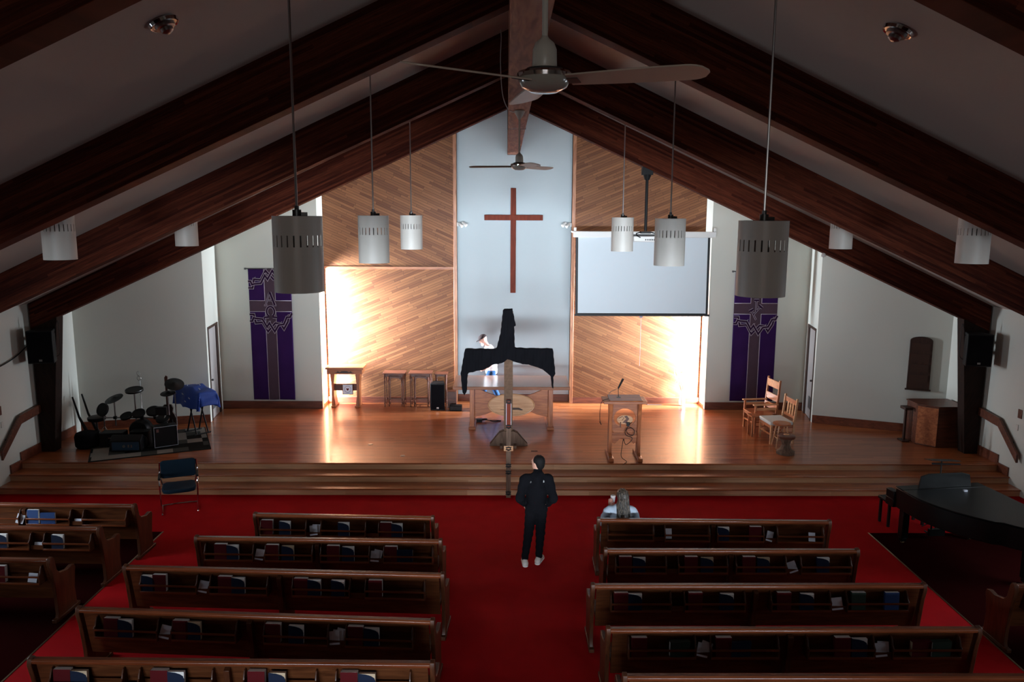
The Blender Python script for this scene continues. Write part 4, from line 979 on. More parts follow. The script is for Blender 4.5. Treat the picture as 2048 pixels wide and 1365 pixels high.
m = MB(); m.box((-.125, -.003, .015), (.125, 0, .265)); pc = m.build('print', M['paper'], o)
m = MB(); m.tube([(.085*math.cos(R(a)), -.005, .14+.085*math.sin(R(a))) for a in range(0, 360, 15)], .004, 6, closed=True); m.build('ring', M['jeans'], pc)
m = MB(); m.prism([(0, .10), (.035, .145), (.025, .175), (0, .16), (-.025, .175), (-.035, .145)], 'XZ', -.006, -.003); m.build('heart', M['redbook'], pc)
m = MB(); m.box((-.05, .02, -.001), (.05, .09, .02)); m.build('prop', M['furndark'], o)
def turned(x, y, z1, r=.018):
    return [(r*.6, 0), (r*.9, .03), (r*.7, .06), (r*1.1, .12), (r*.6, .2), (r*.8, z1*.4), (r*.6, z1*.6), (r*1.1, z1*.78), (r*.7, z1*.82), (r*1.3, z1*.86), (r*1.3, z1)]
def nest(x, y, w, d, h, label, group='nesting tables by the back wall', mat='furndark'):
    o = empty('nesting_table', (x, y, ST), 0, label, 'table', group)
    n = 40; pts = []
    for i in range(n):
        a = 2*math.pi*i/n; c, s = math.cos(a), math.sin(a); k = max(abs(c), abs(s)); u, v = c/k, s/k; f = 1+.03*math.cos(6*a); pts.append((u*w/2*f, v*d/2*f))
    m = MB(); m.prism(pts, 'XY', h-.022, h); m.build('table_top', M['furndark'], o, bev=.005)
    lx, ly = w/2-.05, d/2-.05
    m = MB(); ap = [(-lx, h-.022), (-lx, h-.13), (-lx*.7, h-.10), (-lx*.5, h-.07), (lx*.5, h-.07), (lx*.7, h-.10), (lx, h-.13), (lx, h-.022)]
    m.prism(ap, 'XZ', -ly-.008, -ly+.008); m.build('apron', M[mat], o, bev=.002)
    for sx in (-1, 1):
        for sy in (-1, 1):
            m = MB(); m.lathe(turned(0, 0, h-.02), (sx*lx, sy*ly, 0), 12); m.build('leg', M[mat], o)
    m = MB(); m.box((-lx, ly-.015, .14), (lx, ly+.015, .17)); 
    for sx in (-1, 1): m.box((sx*lx-.01, -ly, .10), (sx*lx+.01, ly, .125))
    m.build('stretcher', M[mat], o)
nest(-2.94, 20.68, .60, .42, .92, 'left outer table of the two nesting sets, wavy-edged top')
nest(-2.92, 20.70, .44, .34, .84, 'small table nested inside the left outer table')
nest(-2.25, 20.68, .62, .42, .92, 'right outer table of the two nesting sets, beside the black speaker')
nest(-2.24, 20.70, .46, .34, .84, 'small table nested inside the right outer table')
nest(-1.72, 20.76, .36, .34, .88, 'single small table tucked behind the black floor speaker', 'small tables')
def speaker(name, loc, w, d, h, label, rz=0, group=None, bracket=None):
    o = empty(name, loc, rz, label, 'speaker', group)
    m = MB(); m.prism([(-w/2, -d/2), (w/2, -d/2), (w*.36, d/2), (-w*.36, d/2)], 'XY', 0, h); m.build('cabinet', M['black'], o, bev=.015)
    m = MB(); m.box((-w/2+.02, -d/2-.008, .03), (w/2-.02, -d/2, h-.03)); m.build('grille', M['blackfab'], o, bev=.004)
    m = MB(); m.box((-.03, -d/2-.012, .05), (.03, -d/2-.006, .09)); m.build('badge', M['metal'], o)
    return o
s_ = speaker('floor_speaker', (-1.77, 20.33, ST), .38, .34, .72, 'black loudspeaker standing on the floor beside the nesting tables')
m = MB(); m.box((-.17, -.175, .62), (-.13, -.165, .66)); m.build('corner_logo', M['paper'], s_)
tag(MB().box((-.12, -.12, 0), (.12, .12, .44)).build('storage_box', M['furndark'], bev=.006, loc=(-1.42, 20.55, ST)), 'plain brown box between the black speaker and the recess trim', 'box')
tag(MB().box((-.16, -.1, 0), (.16, .1, .14)).build('equipment_case', M['black'], bev=.02, loc=(-1.3, 20.2, ST)), 'low black case on the floor right of the floor speaker', 'case')
# dried grass in vase
o = empty('grass_vase', (4.72, 20.8, ST), 0, 'pale vase of dried grasses on the floor by the bright right window', 'vase')
m = MB(); m.lathe([(.05, 0), (.075, .02), (.085, .12), (.06, .26), (.045, .32), (.055, .36)], seg=20, cap=True); m.build('vase_body', M['vase'], o)
m = MB(); rr = random.Random(3)
for i in range(60):
    a = rr.uniform(0, 6.28); sp_ = rr.uniform(.05, .30); h = rr.uniform(.62, .95); dx, dy = math.cos(a)*sp_, math.sin(a)*sp_*.45
    m.tube([(0, 0, .3), (dx*.35, dy*.35, .55), (dx, dy, h)], .0035, 4); m.lathe([(0, 0), (.010, .03), (.008, .06), (0, .1)], (dx, dy, h-.03), 5)
m.build('dried_stems', M['drygrass'], o)

# ------------------------------------------------------------------ CHAIRS ON THE RIGHT OF THE STAGE
def frame_chair(name, loc, rz, label, arm, hb, cush):
    """faces -x before rotation"""
    o = empty(name, loc, rz, label, 'chair'); w = .29; dp = .25; sh = .45
    for sy in (-1, 1):
        m = MB(); m.box((-dp-.02, sy*w-.022, 0), (-dp+.024, sy*w+.022, .66 if arm else sh)); m.build('front_leg', M['furnpale' if cush else 'furnz'], o, bev=.004)
        m = MB(); m.prism([(dp, 0), (dp+.04, 0), (dp+.045, sh), (dp+.10, hb), (dp+.055, hb), (dp, sh)], 'XZ', sy*w-.02, sy*w+.02); m.build('back_post', M['furnpale' if cush else 'furnz'], o, bev=.004)
        m = MB(); m.box((-dp, sy*w-.012, sh-.09), (dp, sy*w+.012, sh-.02)); m.box((-dp, sy*w-.01, .14), (dp, sy*w+.01, .17)); m.box((-dp, sy*w-.01, .24), (dp, sy*w+.01, .27)); m.build('side_rail', M['furn'], o, bev=.003)
        if arm: m = MB(); m.box((-dp-.06, sy*w-.035, .66), (dp+.05, sy*w+.035, .69)); m.box((-dp, sy*w-.012, .54), (dp, sy*w+.012, .60)); m.build('armrest', M['furnpale'], o, bev=.006)
    m = MB(); m.box((-dp-.012, -w, sh-.09), (-dp+.012, w, sh-.02)); m.box((dp, -w, sh-.09), (dp+.03, w, sh-.02)); m.box((-dp-.01, -w, .2), (-dp+.01, w, .24)); m.build('seat_rail', M['furn'], o, bev=.003)
    m = MB(); m.box((-dp-.03, -w-.02, sh-.02), (dp, w+.02, sh+(.06 if cush else .0))); m.build('seat_cushion' if cush else 'seat_board', M['cushion' if cush else 'furn'], o, bev=.02 if cush else .006)
    if cush:
        m = MB(); m.box((dp+.065, -w, hb-.16), (dp+.09, w, hb-.05)); m.box((dp+.04, -w, sh+.10), (dp+.065, w, sh+.16))
        m.build('back_rail', M['furn'], o, bev=.004)
        for y in (-.12, 0, .12): m = MB(); m.prism([(dp+.045, sh+.14), (dp+.065, sh+.14), (dp+.085, hb-.14), (dp+.065, hb-.14)], 'XZ', y-.03, y+.03); m.build('back_slat', M['furnpale'], o)
    else:
        for z0, z1 in ((hb-.22, hb-.04), (hb-.52, hb-.36), (sh+.06, sh+.2)): m = MB(); t = (z0-sh)/(hb-sh)*.055; m.box((dp+.01+t, -w, z0), (dp+.035+t, w, z1)); m.build('back_slat', M['furn'], o, bev=.004)
    return o
frame_chair('armchair', (6.05, 18.42, ST), R(8), 'high ladder-back oak armchair facing left in front of the right banner', True, 1.24, False)
frame_chair('side_chair', (6.14, 17.50, ST), R(6), 'oak side chair with a pale square cushion, nearest the stage edge', False, 1.02, True)
o = empty('low_bench', (5.92, 17.93, ST), R(6), 'small plain wooden bench between the armchair and the cushioned chair', 'bench')
m = MB(); m.box((-.28, -.14, .46), (.28, .14, .49)); m.build('bench_top', M['furn'], o, bev=.005)
for sx in (-1, 1):
    for sy in (-1, 1): m = MB(); m.box((sx*.24-.02, sy*.11-.02, 0), (sx*.24+.02, sy*.11+.02, .46)); m.build('leg', M['furnz'], o, bev=.003)
o = empty('round_stool', (6.08, 16.98, ST), 0, 'round-seated wooden stool with splayed spindle legs', 'stool')
m = MB(); m.lathe([(.15, .50), (.19, .52), (.19, .55), (.16, .56), (0, .555)], seg=28); m.build('seat', M['furn'], o)
for k in range(4):
    a = R(45+90*k); m = MB(); m.tube([(.12*math.cos(a), .12*math.sin(a), .51), (.16*math.cos(a), .16*math.sin(a), .25), (.21*math.cos(a), .21*math.sin(a), 0.005)], .014, 8, radii=[.014, .018, .011]); m.build('leg', M['furnpale'], o)
m = MB(); q = [(.165*math.cos(R(45+90*k)), .165*math.sin(R(45+90*k)), .22) for k in range(4)]; m.tube(q+[q[0]], .009, 6); m.build('leg_ring', M['furnpale'], o)
o = empty('carved_pedestal', (6.02, 16.50, ST), 0, 'low hourglass-shaped carved wooden pedestal, front of the chair group', 'pedestal')
m = MB(); m.lathe([(.12, .33), (.185, .35), (.19, .40), (.16, .42), (0, .42)], seg=28); m.build('top_disc', M['furndark'], o)
m = MB(); m.lathe([(.20, 0), (.20, .05), (.13, .10), (.085, .2), (.11, .29), (.15, .34)], seg=8); m.build('waisted_body', M['rustic'], o)
m = MB(); m.lathe([(.06, .421), (.055, .432), (0, .432)], seg=20); m.build('inlay', M['furnpale'], o)

# ------------------------------------------------------------------ CABINET, PLAQUE, WALL FITTINGS
o = empty('wooden_cabinet', (9.62, 17.28, ST), 0, 'boxy wooden cabinet with an orange-brown angled end, right corner of the stage', 'cabinet')
cab = lambda e: [(-.12, -.33-e), (.50, -.30-e), (.50, .45), (-.30, .47), (-.42-e, .45), (-.42-e, -.03-e)]
m = MB(); m.prism(cab(0), 'XY', 0, .90); m.build('body', M['furndark'], o, bev=.006)
m = MB(); m.add([(-.125, -.345, .03), (-.425, -.045, .03), (-.425, -.045, .88), (-.125, -.345, .88), (-.115, -.335, .03), (-.415, -.035, .03), (-.415, -.035, .88), (-.115, -.335, .88)], [(0, 1, 2, 3), (7, 6, 5, 4), (0, 4, 5, 1), (1, 5, 6, 2), (2, 6, 7, 3), (3, 7, 4, 0)]); m.build('end_panel', M['furn'], o)
m = MB(); m.prism(cab(.03), 'XY', .90, .93); m.build('top', M['furndark'], o, bev=.006)
o = empty('low_stand', (9.06, 17.50, ST), 0, 'thin dark stand just left of the wooden cabinet', 'stand')
m = MB(); m.box((-.07, -.12, .74), (.10, .12, .80)); m.build('top', M['darkframe'], o, bev=.004)
m = MB(); m.box((-.015, -.03, .03), (.025, .03, .74)); m.build('upright', M['darkframe'], o)
m = MB(); m.box((-.08, -.12, 0), (.08, .12, .03)); m.build('foot', M['darkframe'], o)
a_ = math.atan2(AR[1][1]-AR[0][1], AR[1][0]-AR[0][0])
o = empty('arched_plaque', (9.64, 19.06-(9.64-7.56)*.425-.004, 2.08), a_, 'tall dark wooden plaque with an arched top on the right alcove wall', 'plaque')
pl = [(-.24, -.60), (.24, -.60), (.24, .54)]+[(.24*math.cos(R(t)), .54+.10*math.sin(R(t))) for t in range(15, 180, 15)]+[(-.24, .54)]
m = MB(); m.prism(pl, 'XZ', -.045, 0); m.build('board', M['darkframe'], o, bev=.006)
for z in (-.35, -.1, .15, .4): m = MB(); m.box((-.19, -.055, z-.09), (.19, -.045, z+.09)); m.build('recessed_row', M['carving'], o)
m = MB(); m.box((-.27, -.06, -.63), (.27, 0, -.60)); m.build('ledge', M['darkframe'], o)
for side, x, rz in (('left', -9.52, R(10)), ('right', 9.76, R(-10))):
    s_ = speaker('wall_speaker', (x, 16.22, 2.42), .50, .36, .68, 'black loudspeaker hung on the %s column beside the stage' % side, rz, 'column speakers')
    m = MB(); m.box((-.05, .16, .2), (.05, .29, .3)); m.box((-.05, .16, .42), (.05, .29, .5)); m.build('bracket', M['black'], s_)
    m = MB(); q = 1 if side == 'left' else -1; m.tube(smooth_pts([(q*.2, .1, .6), (q*.27, .1, .85), (q*.28, .12, .7), (q*.27, .12, .2), (q*.2, .1, .1)]), .006, 6); m.build('speaker_wire', M['black'], s_)
tag(MB().tube(smooth_pts([(0, 0, .2), (.01, -.6, -.02), (.01, -1.3, -.13), (.01, -2.3, -.16), (0, -3.0, -.1)]), .012, 6).build('wall_cable', M['black'], loc=(XL+.03, 16.46, 2.6)), 'thick black cable sagging along the left wall to the column speaker', 'cable')
for side, x, s in (('left', XL, 1), ('right', XR, -1)):
    o = empty('stair_handrail', (x, 16.5, 0), 0, 'bent wooden handrail board on the %s wall beside the steps' % side, 'handrail', 'stair handrails')
    P = [(0, 1.46), (-.72, 1.40), (-1.38, .84), (-1.38, .66), (-.70, 1.22), (0, 1.28)]
    m = MB(); m.prism(P, 'YZ', s*.05 if s > 0 else -.10, s*.10 if s > 0 else -.05); m.build('rail_board', M['furndark'], o, bev=.006)
    for y, z in ((-.2, 1.36), (-1.1, 1.0)): m = MB(); m.cyl((0, y, z), (s*.06, y, z), .02, seg=10); m.build('bracket', M['darkmetal'], o)
    tag(MB().box((-.008, -.06, -.09), (.008, .06, .09)).build('wall_plate', M['furndark'], bev=.004, loc=(x+s*.008, 15.28, 1.62)), 'small dark red wall plate above the %s handrail' % side, 'plate', 'dark wall plates')
    tag(MB().box((-.006, -.035, -.06), (.006, .035, .06)).build('light_switch', M['lampwhite'], bev=.003, loc=(x+s*.006, 15.33, 1.33)), 'pale wall switch below the dark plate on the %s wall' % side, 'switch', 'wall switches')
tag(MB().box((-.006, -.035, -.06), (.006, .035, .06)).build('light_switch', M['lampwhite'], bev=.003, loc=(XL+.006, 15.28, 1.86)), 'upper pale switch high on the left wall above the dark plate', 'switch')

# ------------------------------------------------------------------ BAND CORNER ON THE LEFT OF THE STAGE
o = empty('patchwork_rug', (-7.75, 17.15, ST), R(24), 'dark and grey patchwork rug under the drum kit', 'rug')
m = MB(); m.box((-1.28, -.92, .001), (1.05, .95, .014)); m.build('pile', M['rug'], o)
m = MB(); m.box((-1.30, -.95, .0), (1.07, -.92, .016)); m.box((1.05, -.92, .0), (1.07, .95, .016)); m.box((-1.30, -.92, 0), (-1.28, .95, .016)); m.build('edge_binding', M['rugd'], o)
o = empty('guitar_amplifier', (-7.47, 16.95, ST+.016), R(33), 'black guitar amplifier edged in white piping on the rug', 'amplifier')
m = MB(); m.box((-.24, -.13, 0), (.24, .13, .46)); m.build('cabinet', M['black'], o, bev=.012)
m = MB(); m.tube([(-.235, -.136, .01), (.235, -.136, .01), (.235, -.136, .45), (-.235, -.136, .45)], .006, 6, closed=True); m.build('white_piping', M['paper'], o)
m = MB(); m.box((-.19, -.14, .34), (-.14, -.132, .41)); m.box((-.182, -.143, .352), (-.148, -.138, .366)); m.box((-.182, -.143, .376), (-.148, -.138, .398)); m.build('badge', M['metal'], o)
m = MB(); m.tube([(-.08, 0, .46), (-.06, 0, .49), (.06, 0, .49), (.08, 0, .46)], .01, 6); m.build('handle', M['black'], o)
o = empty('stage_monitor', (-8.12, 16.62, ST+.016), R(4), 'low wedge monitor with a blue-grey front, front of the drum rug', 'speaker')
m = MB(); m.prism([(-.16, 0), (.22, 0), (.22, .20), (-.02, .34), (-.16, .24)], 'YZ', -.32, .32); m.build('wedge_cabinet', M['black'], o, bev=.012)
m = MB(); m.box((-.28, -.168, .03), (.28, -.16, .21)); fr = m.build('front_plate', plain('blue grey panel', rgb(44, 74, 100), 0.35), o, bev=.004)
m = MB(); m.cyl((-.03, -.168, .12), (-.03, -.174, .12), .03, seg=16)
for x in (.05, .11): m.box((x, -.174, .09), (x+.03, -.168, .15))
m.build('sockets', M['metal'], fr)
def drum_pad(p, r, tilt, parent, name='drum_pad', cym=False):
    m = MB()
    if cym: m.lathe([(r, -.004), (r, .004), (r*.35, .022), (r*.2, .045), (0, .05)], seg=36); q = m.build(name, M['black'], parent)
    else:
        m.lathe([(r*.6, -.05), (r, -.035), (r, .0), (r*.93, .012), (r*.9, .006), (0, .006)], seg=32); q = m.build(name, M['black'], parent)
        n_ = MB(); n_.lathe([(r*.93, .0), (r*1.0, .012), (r*1.02, .0)], seg=32, cap=False); rim = n_.build('rim', M['darkmetal'], q)
    q.location = p; q.rotation_euler = tilt; return q
o = empty('electronic_drum_kit', (-8.15, 17.35, ST+.016), 0, 'black electronic drum kit with round pads and cymbals on the rug', 'drums')
drum_pad((-.18, .15, 1.12), .19, (R(10), 0, 0), o, 'hi_hat_pad', False); drum_pad((-.62, .1, .92), .20, (R(18), R(-14), 0), o, 'cymbal', True); drum_pad((.60, .45, 1.18), .21, (R(25), R(18), 0), o, 'cymbal', True)
drum_pad((.50, .3, 1.0), .16, (R(12), 0, 0), o, 'cymbal', True)
for p, r, t in (((-.80, -.1, .72), .15, (R(60), R(-40), 0)), ((-.05, .0, .62), .14, (R(28), 0, 0)), ((.26, .05, .66), .15, (R(30), R(8), 0)), ((-.33, .0, .56), .13, (R(25), R(-8), 0)), ((.52, -.1, .52), .14, (R(25), R(10), 0))): drum_pad(p, r, t, o)
m = MB()
for a, b in (((-.18, .15, 0), (-.18, .15, 1.1)), ((-.62, .1, .3), (-.62, .1, .9)), ((.60, .45, .2), (.60, .45, 1.16)), ((-.85, .05, 0), (-.85, .05, .7)), ((.55, .05, 0), (.55, .05, .75)), ((-.85, .05, .5), (.55, .05, .5)), ((.5, .3, .5), (.5, .3, .98)), ((-.05, .05, .5), (-.05, 0, .6)), ((.26, .05, .5), (.26, .05, .62)), ((.55, .05, .6), (.55, -.1, .5))): m.cyl(a, b, .016, seg=10)
for cx_ in (-.85, .55, -.18):
    for a in (90, 210, 330): m.cyl((cx_, .05 if cx_ != -.18 else .15, .3), (cx_+.25*math.cos(R(a)), .05+.25*math.sin(R(a)), .01), .009, seg=8)
m.build('pad_rack', M['metal'], o)
m = MB()
for x in (-.6, -.3, 0, .3, .55): m.box((x-.03, .02, .47), (x+.03, .08, .53))
m.box((.42, -.2, .62), (.66, -.1, .80)); m.build('clamps', M['black'], o)
m = MB(); m.lathe([(.20, 0), (.22, .03), (.22, .27), (.20, .30)], (0, -.18, .26), 32, 'Y'); m.build('kick_drum', M['black'], o)
o = empty('drum_throne', (-9.22, 17.50, ST), 0, 'round black drummer stool left of the drum kit', 'stool')
m = MB(); m.lathe([(.17, .42), (.19, .45), (.19, .50), (.16, .52), (0, .52)], seg=28); m.build('seat', M['black'], o)
m = MB(); m.cyl((0, 0, .1), (0, 0, .42), .02, seg=10)
for a in (90, 210, 330): m.cyl((0, 0, .25), (.22*math.cos(R(a)), .22*math.sin(R(a)), .01), .012, seg=8)
m.build('tripod', M['darkmetal'], o)
for (x, y, w, d, h, lab) in ((-8.60, 16.98, .5, .30, .30, 'long black equipment case lying behind the wedge monitor'), (-8.02, 17.02, .4, .26, .32, 'black equipment box beneath the drum pads')):
    o = empty('equipment_case', (x, y, ST+.016), R(6), lab, 'case', 'black equipment cases'); m = MB(); m.box((-w/2, -d/2, 0), (w/2, d/2, h)); m.build('case_body', M['black'], o, bev=.015); m = MB(); m.box((-.06, -d/2-.01, h*.6), (.06, -d/2, h*.68)); m.build('latch', M['metal'], o)
# keyboard under blue cloth
o = empty('keyboard_on_stand', (-7.15, 17.98, ST+.016), R(-42), 'keyboard on a crossed black stand, hidden under a blue cloth', 'keyboard')
m = MB(); m.box((-.52, -.16, .93), (.52, .16, 1.03)); m.build('keyboard_body', M['black'], o, bev=.01)
m = MB()
for y in (-.14, .14):
    m.cyl((-.22, y, 0.015), (.18, y*.9, .93), .018, seg=8); m.cyl((.22, y, 0.015), (-.18, y*.9, .93), .018, seg=8)
m.cyl((-.22, -.2, .015), (-.22, .2, .015), .018, seg=8); m.cyl((.22, -.2, .015), (.22, .2, .015), .018, seg=8); m.build('crossed_stand', M['black'], o)
o = empty('blue_cloth', (-7.15, 17.98, ST+.016), R(-42), 'royal blue cloth with pale spots draped over the keyboard', 'cloth')
m = MB(); nx, ny = 64, 40; vs = []
for j in range(ny+1):
    for i in range(nx+1):
        u = (i/nx-.5)*1.75; v = (j/ny-.5)*1.30; cx_ = max(-.55, min(.55, u)); cy_ = max(-.19, min(.19, v)); ex = u-cx_; ey = v-cy_; r_ = math.hypot(ex, ey)
        ang = math.atan2(ey, ex); fold = .035*math.sin(ang*7+u*9)*min(1, r_*5); zz = 1.045-min(r_, .42)*(.93)
        out = .02+.10*r_+fold
        vs.append((cx_+(ex/r_*out if r_ > 1e-4 else 0), cy_+(ey/r_*out if r_ > 1e-4 else 0), zz+(.06*math.sin(u*5+1)+.03 if r_ < 1e-4 else .0)*max(0, 1-abs(u)/.6)+.012*math.sin(u*17+v*9)))
m.add(vs, [(j*(nx+1)+i, j*(nx+1)+i+1, (j+1)*(nx+1)+i+1, (j+1)*(nx+1)+i) for j in range(ny) for i in range(nx)])
m.build('cloth_sheet', M['bluecloth'], o, solid=.006, angle=80)
m = MB()
for x, y, z in ((-.3, -.05, 1.10), (.1, .06, 1.14), (.35, -.08, 1.11), (-.1, -.26, .95), (.22, -.27, .90), (-.42, -.27, .93), (.05, -.28, .80)): m.box((x-.03, y-.008, z-.02), (x+.03, y+.004, z+.004), (R(20), R(15), 0))
m.build('pale_spots', M['paper'], o)
o = empty('guitar_on_stand', (-7.95, 18.30, ST), R(10), 'guitar standing upright behind the drums, only neck and head showing', 'guitar')
m = MB(); m.prism([(-.16, .12), (-.19, .22), (-.15, .36), (-.11, .42), (-.13, .52), (-.08, .60), (.08, .60), (.13, .52), (.11, .42), (.15, .36), (.19, .22), (.16, .12), (0, .08)], 'XZ', -.03, .03); m.build('body', M['darkframe'], o, bev=.01)
m = MB(); m.box((-.025, -.025, .58), (.025, -.0, 1.08)); m.prism([(-.03, 1.08), (.03, 1.08), (.04, 1.27), (.0, 1.30), (-.035, 1.25)], 'XZ', -.02, 0); m.build('neck', M['furndark'], o, bev=.003)
m = MB(); m.cyl((-.12, -.12, .005), (-.08, 0, .3), .01, seg=8); m.cyl((.12, -.12, .005), (.08, 0, .3), .01, seg=8); m.cyl((0, .2, .005), (0, .03, .5), .01, seg=8); m.build('stand', M['black'], o)
o = empty('scroll_ornament_stand', (-8.47, 18.1, ST), 0, 'thin curled metal stand top rising behind the drum kit', 'stand')
m = MB(); m.cyl((0, 0, 0), (0, 0, 1.25), .008, seg=8); m.tube(smooth_pts([(0, 0, 1.2), (-.06, 0, 1.26), (-.02, 0, 1.33), (.03, 0, 1.27), (.0, 0, 1.22)]), .006, 6); m.tube(smooth_pts([(0, 0, 1.3), (-.06, 0, 1.38), (-.02, 0, 1.44), (.02, 0, 1.36)]), .006, 6); m.build('scroll', M['metal'], o)
m = MB(); m.cyl((0, 0, 0), (0, 0, .02), .12, seg=20); m.build('base', M['black'], o)
for k, (x, y, lab) in enumerate(((-9.45, 17.60, 'dark pole leaning in the corner by the left column'), (-9.50, 17.30, 'second dark pole leaning closer to the left column'))):
    tag(MB().tube([(.30, -.1, 0.02), (.0, 0, .55), (-.14, .05, 1.0)], .022, 8, radii=[.05, .025, .018]).build('leaning_pole', M['black'], loc=(x, y, ST)), lab, 'pole')
o = tag(MB().lathe([(.2, 0), (.24, .05), (.25, .25), (.22, .32), (.1, .36), (0, .36)], seg=20).build('equipment_bag', M['blackfab'], loc=(-9.12, 16.85, ST)), 'soft black bag slumped on the floor between column and rug', 'bag')

# ------------------------------------------------------------------ NAVY CHAIR IN FRONT OF THE STEPS
o = empty('sled_base_chair', (-6.10, 14.30, 0), R(22), 'navy upholstered chair with a chrome sled frame in front of the steps', 'chair')
def rpoly(w, h, r, z0, n=6):
    P = []
    for cx_, cz, a0 in ((w-r, z0+h-r, 0), (-w+r, z0+h-r, 90), (-w+r, z0+r, 180), (w-r, z0+r, 270)):
        for k in range(n+1): a = R(a0+90*k/n); P.append((cx_+r*math.cos(a), cz+r*math.sin(a)))
    return P
m = MB(); P = rpoly(.27, .33, .05, .55); vs = []
for yo in (0, .05):
    vs += [(x, .18+yo+.12*(z-.55)-.25*x*x+.02, z) for x, z in P]
n = len(P); m.add(vs, [tuple(range(n)), tuple(reversed(range(n, 2*n)))]+[(i, i+n, (i+1) % n+n, (i+1) % n) for i in range(n)]); m.build('backrest', M['navyfab'], o, bev=.012)
m = MB(); P = [(x, y) for x, y in [(-.24, -.24), (-.15, -.29), (.15, -.29), (.24, -.24), (.26, -.10), (.25, .16), (.20, .22), (-.20, .22), (-.25, .16), (-.26, -.10)]]; m.prism(P, 'XY', .40, .47); m.build('seat', M['navyfab'], o, bev=.02)
m = MB()
for s in (-1, 1):
    m.tube(smooth_pts([(s*.28, .24, .86), (s*.29, .22, .66), (s*.285, .16, .65), (s*.285, -.12, .64), (s*.285, -.21, .60), (s*.28, -.23, .45), (s*.27, -.25, .05), (s*.27, -.22, .014), (s*.27, .24, .014)], 5), .0125, 8)
    m.tube([(s*.285, .18, .64), (s*.25, .16, .45)], .012, 8)
m.tube(smooth_pts([(-.27, .24, .014), (-.1, .26, .014), (.1, .26, .014), (.27, .24, .014)], 4), .0125, 8); m.build('chrome_frame', M['chrome'], o)
for s in (-1, 1): m = MB(); m.box((s*.285-.022, -.16, .645), (s*.285+.022, .15, .675)); m.build('armrest', M['black'], o, bev=.01)
o.scale = (1.14, 1.05, 1.0)

# ------------------------------------------------------------------ GRAND PIANO
o = empty('grand_piano', (7.35, 12.95, 0), R(7), 'black grand piano with its lid closed at the right of the front carpet', 'piano')
def piano_outline():
    L = [(-.75, 0), (-.75, -.55)]
    L += [(-.75+.10*t+.42*t*t, -.55-1.10*t) for t in (.2, .4, .6, .8, 1.0)]
    L += [(-.23+.20*math.sin(R(a))*1.0-.0, -1.65-.0-.32*(1-math.cos(R(a)))) for a in (30, 60)]
    L += [(.15, -2.05), (.45, -2.05), (.66, -1.92), (.75, -1.70), (.75, 0)]
    return L
PO = piano_outline()
m = MB(); m.prism(PO, 'XY', .62, .96); m.build('case', M['piano'], o, bev=.012)
m = MB(); m.prism([(x*1.015, y*1.01-.22 if y > -.1 else y*1.01) for x, y in PO], 'XY', .965, .985); m.build('lid', M['piano'], o, bev=.006)
m = MB(); m.prism([(x*1.01, y) for x, y in [(-.75, -.21), (.75, -.21), (.75, .0), (-.75, .0)]], 'XY', .965, .985); m.build('front_flap', M['piano'], o, bev=.006)
m = MB(); m.box((-.78, .0, .60), (.78, .22, .74)); m.box((-.78, .0, .74), (-.68, .22, .88)); m.box((.68, .0, .74), (.78, .22, .88)); m.build('keybed', M['piano'], o, bev=.01)
m = MB(); m.box((-.66, .04, .74), (.66, .19, .765)); m.build('keys', M['pages'], o)
m = MB(); m.prism([(-.48, .99), (.48, .99), (.44, 1.20), (.30, 1.24), (-.30, 1.24), (-.44, 1.20)], 'XZ', -.20, -.17); m.build('music_desk', M['piano'], o, bev=.004)
for x, y in ((-.62, -.1), (.62, -.1), (.30, -1.75)):
    m = MB(); m.box((x-.06, y-.06, .10), (x+.06, y+.06, .62)); m.box((x-.045, y-.045, .04), (x+.045, y+.045, .10)); lg = m.build('leg', M['piano'], o, bev=.008)
    m = MB(); m.cyl((x-.02, y, .025), (x+.02, y, .025), .025, seg=12); m.build('caster', M['brass'], lg)
m = MB(); m.box((-.14, -.12, .10), (.14, -.06, .22)); m.cyl((-.1, -.09, .2), (-.1, -.09, .62), .014, seg=8); m.cyl((.1, -.09, .2), (.1, -.09, .62), .014, seg=8)
for x in (-.08, 0, .08): m.box((x-.014, -.02, .10), (x+.014, .10, .115))
m.build('pedal_lyre', M['piano'], o)
o = empty('piano_bench', (7.15, 13.65, 0), R(7), 'black piano bench behind the grand piano', 'bench')
m = MB(); m.box((-.38, -.17, .44), (.38, .17, .50)); m.build('seat', M['black'], o, bev=.02)
for sx in (-1, 1):
    for sy in (-1, 1): m = MB(); m.box((sx*.33-.02, sy*.13-.02, 0), (sx*.33+.02, sy*.13+.02, .44)); m.build('leg', M['black'], o)
o = empty('music_stand', (7.62, 13.35, 0), R(-4), 'slim black music stand between the grand piano and the steps', 'stand')
m = MB(); m.cyl((0, 0, .03), (0, 0, 1.28), .012, seg=8)
for a in (30, 150, 270): m.cyl((0, 0, .18), (.22*math.cos(R(a)), .22*math.sin(R(a)), .01), .009, seg=8)
m.build('stem', M['darkmetal'], o)
m = MB(); m.box((-.24, -.16, 1.28), (.24, .14, 1.29), (R(-12), 0, 0)); m.box((-.24, -.17, 1.25), (.24, -.15, 1.275)); m.build('desk', M['black'], o)
tag(MB().box((-.03, -.02, 0), (.03, .02, .03)).build('pencil_box', M['paper'], loc=(7.62, 12.58, .9855), bev=.003), 'tiny pale object on the piano lid behind the music desk', 'box')

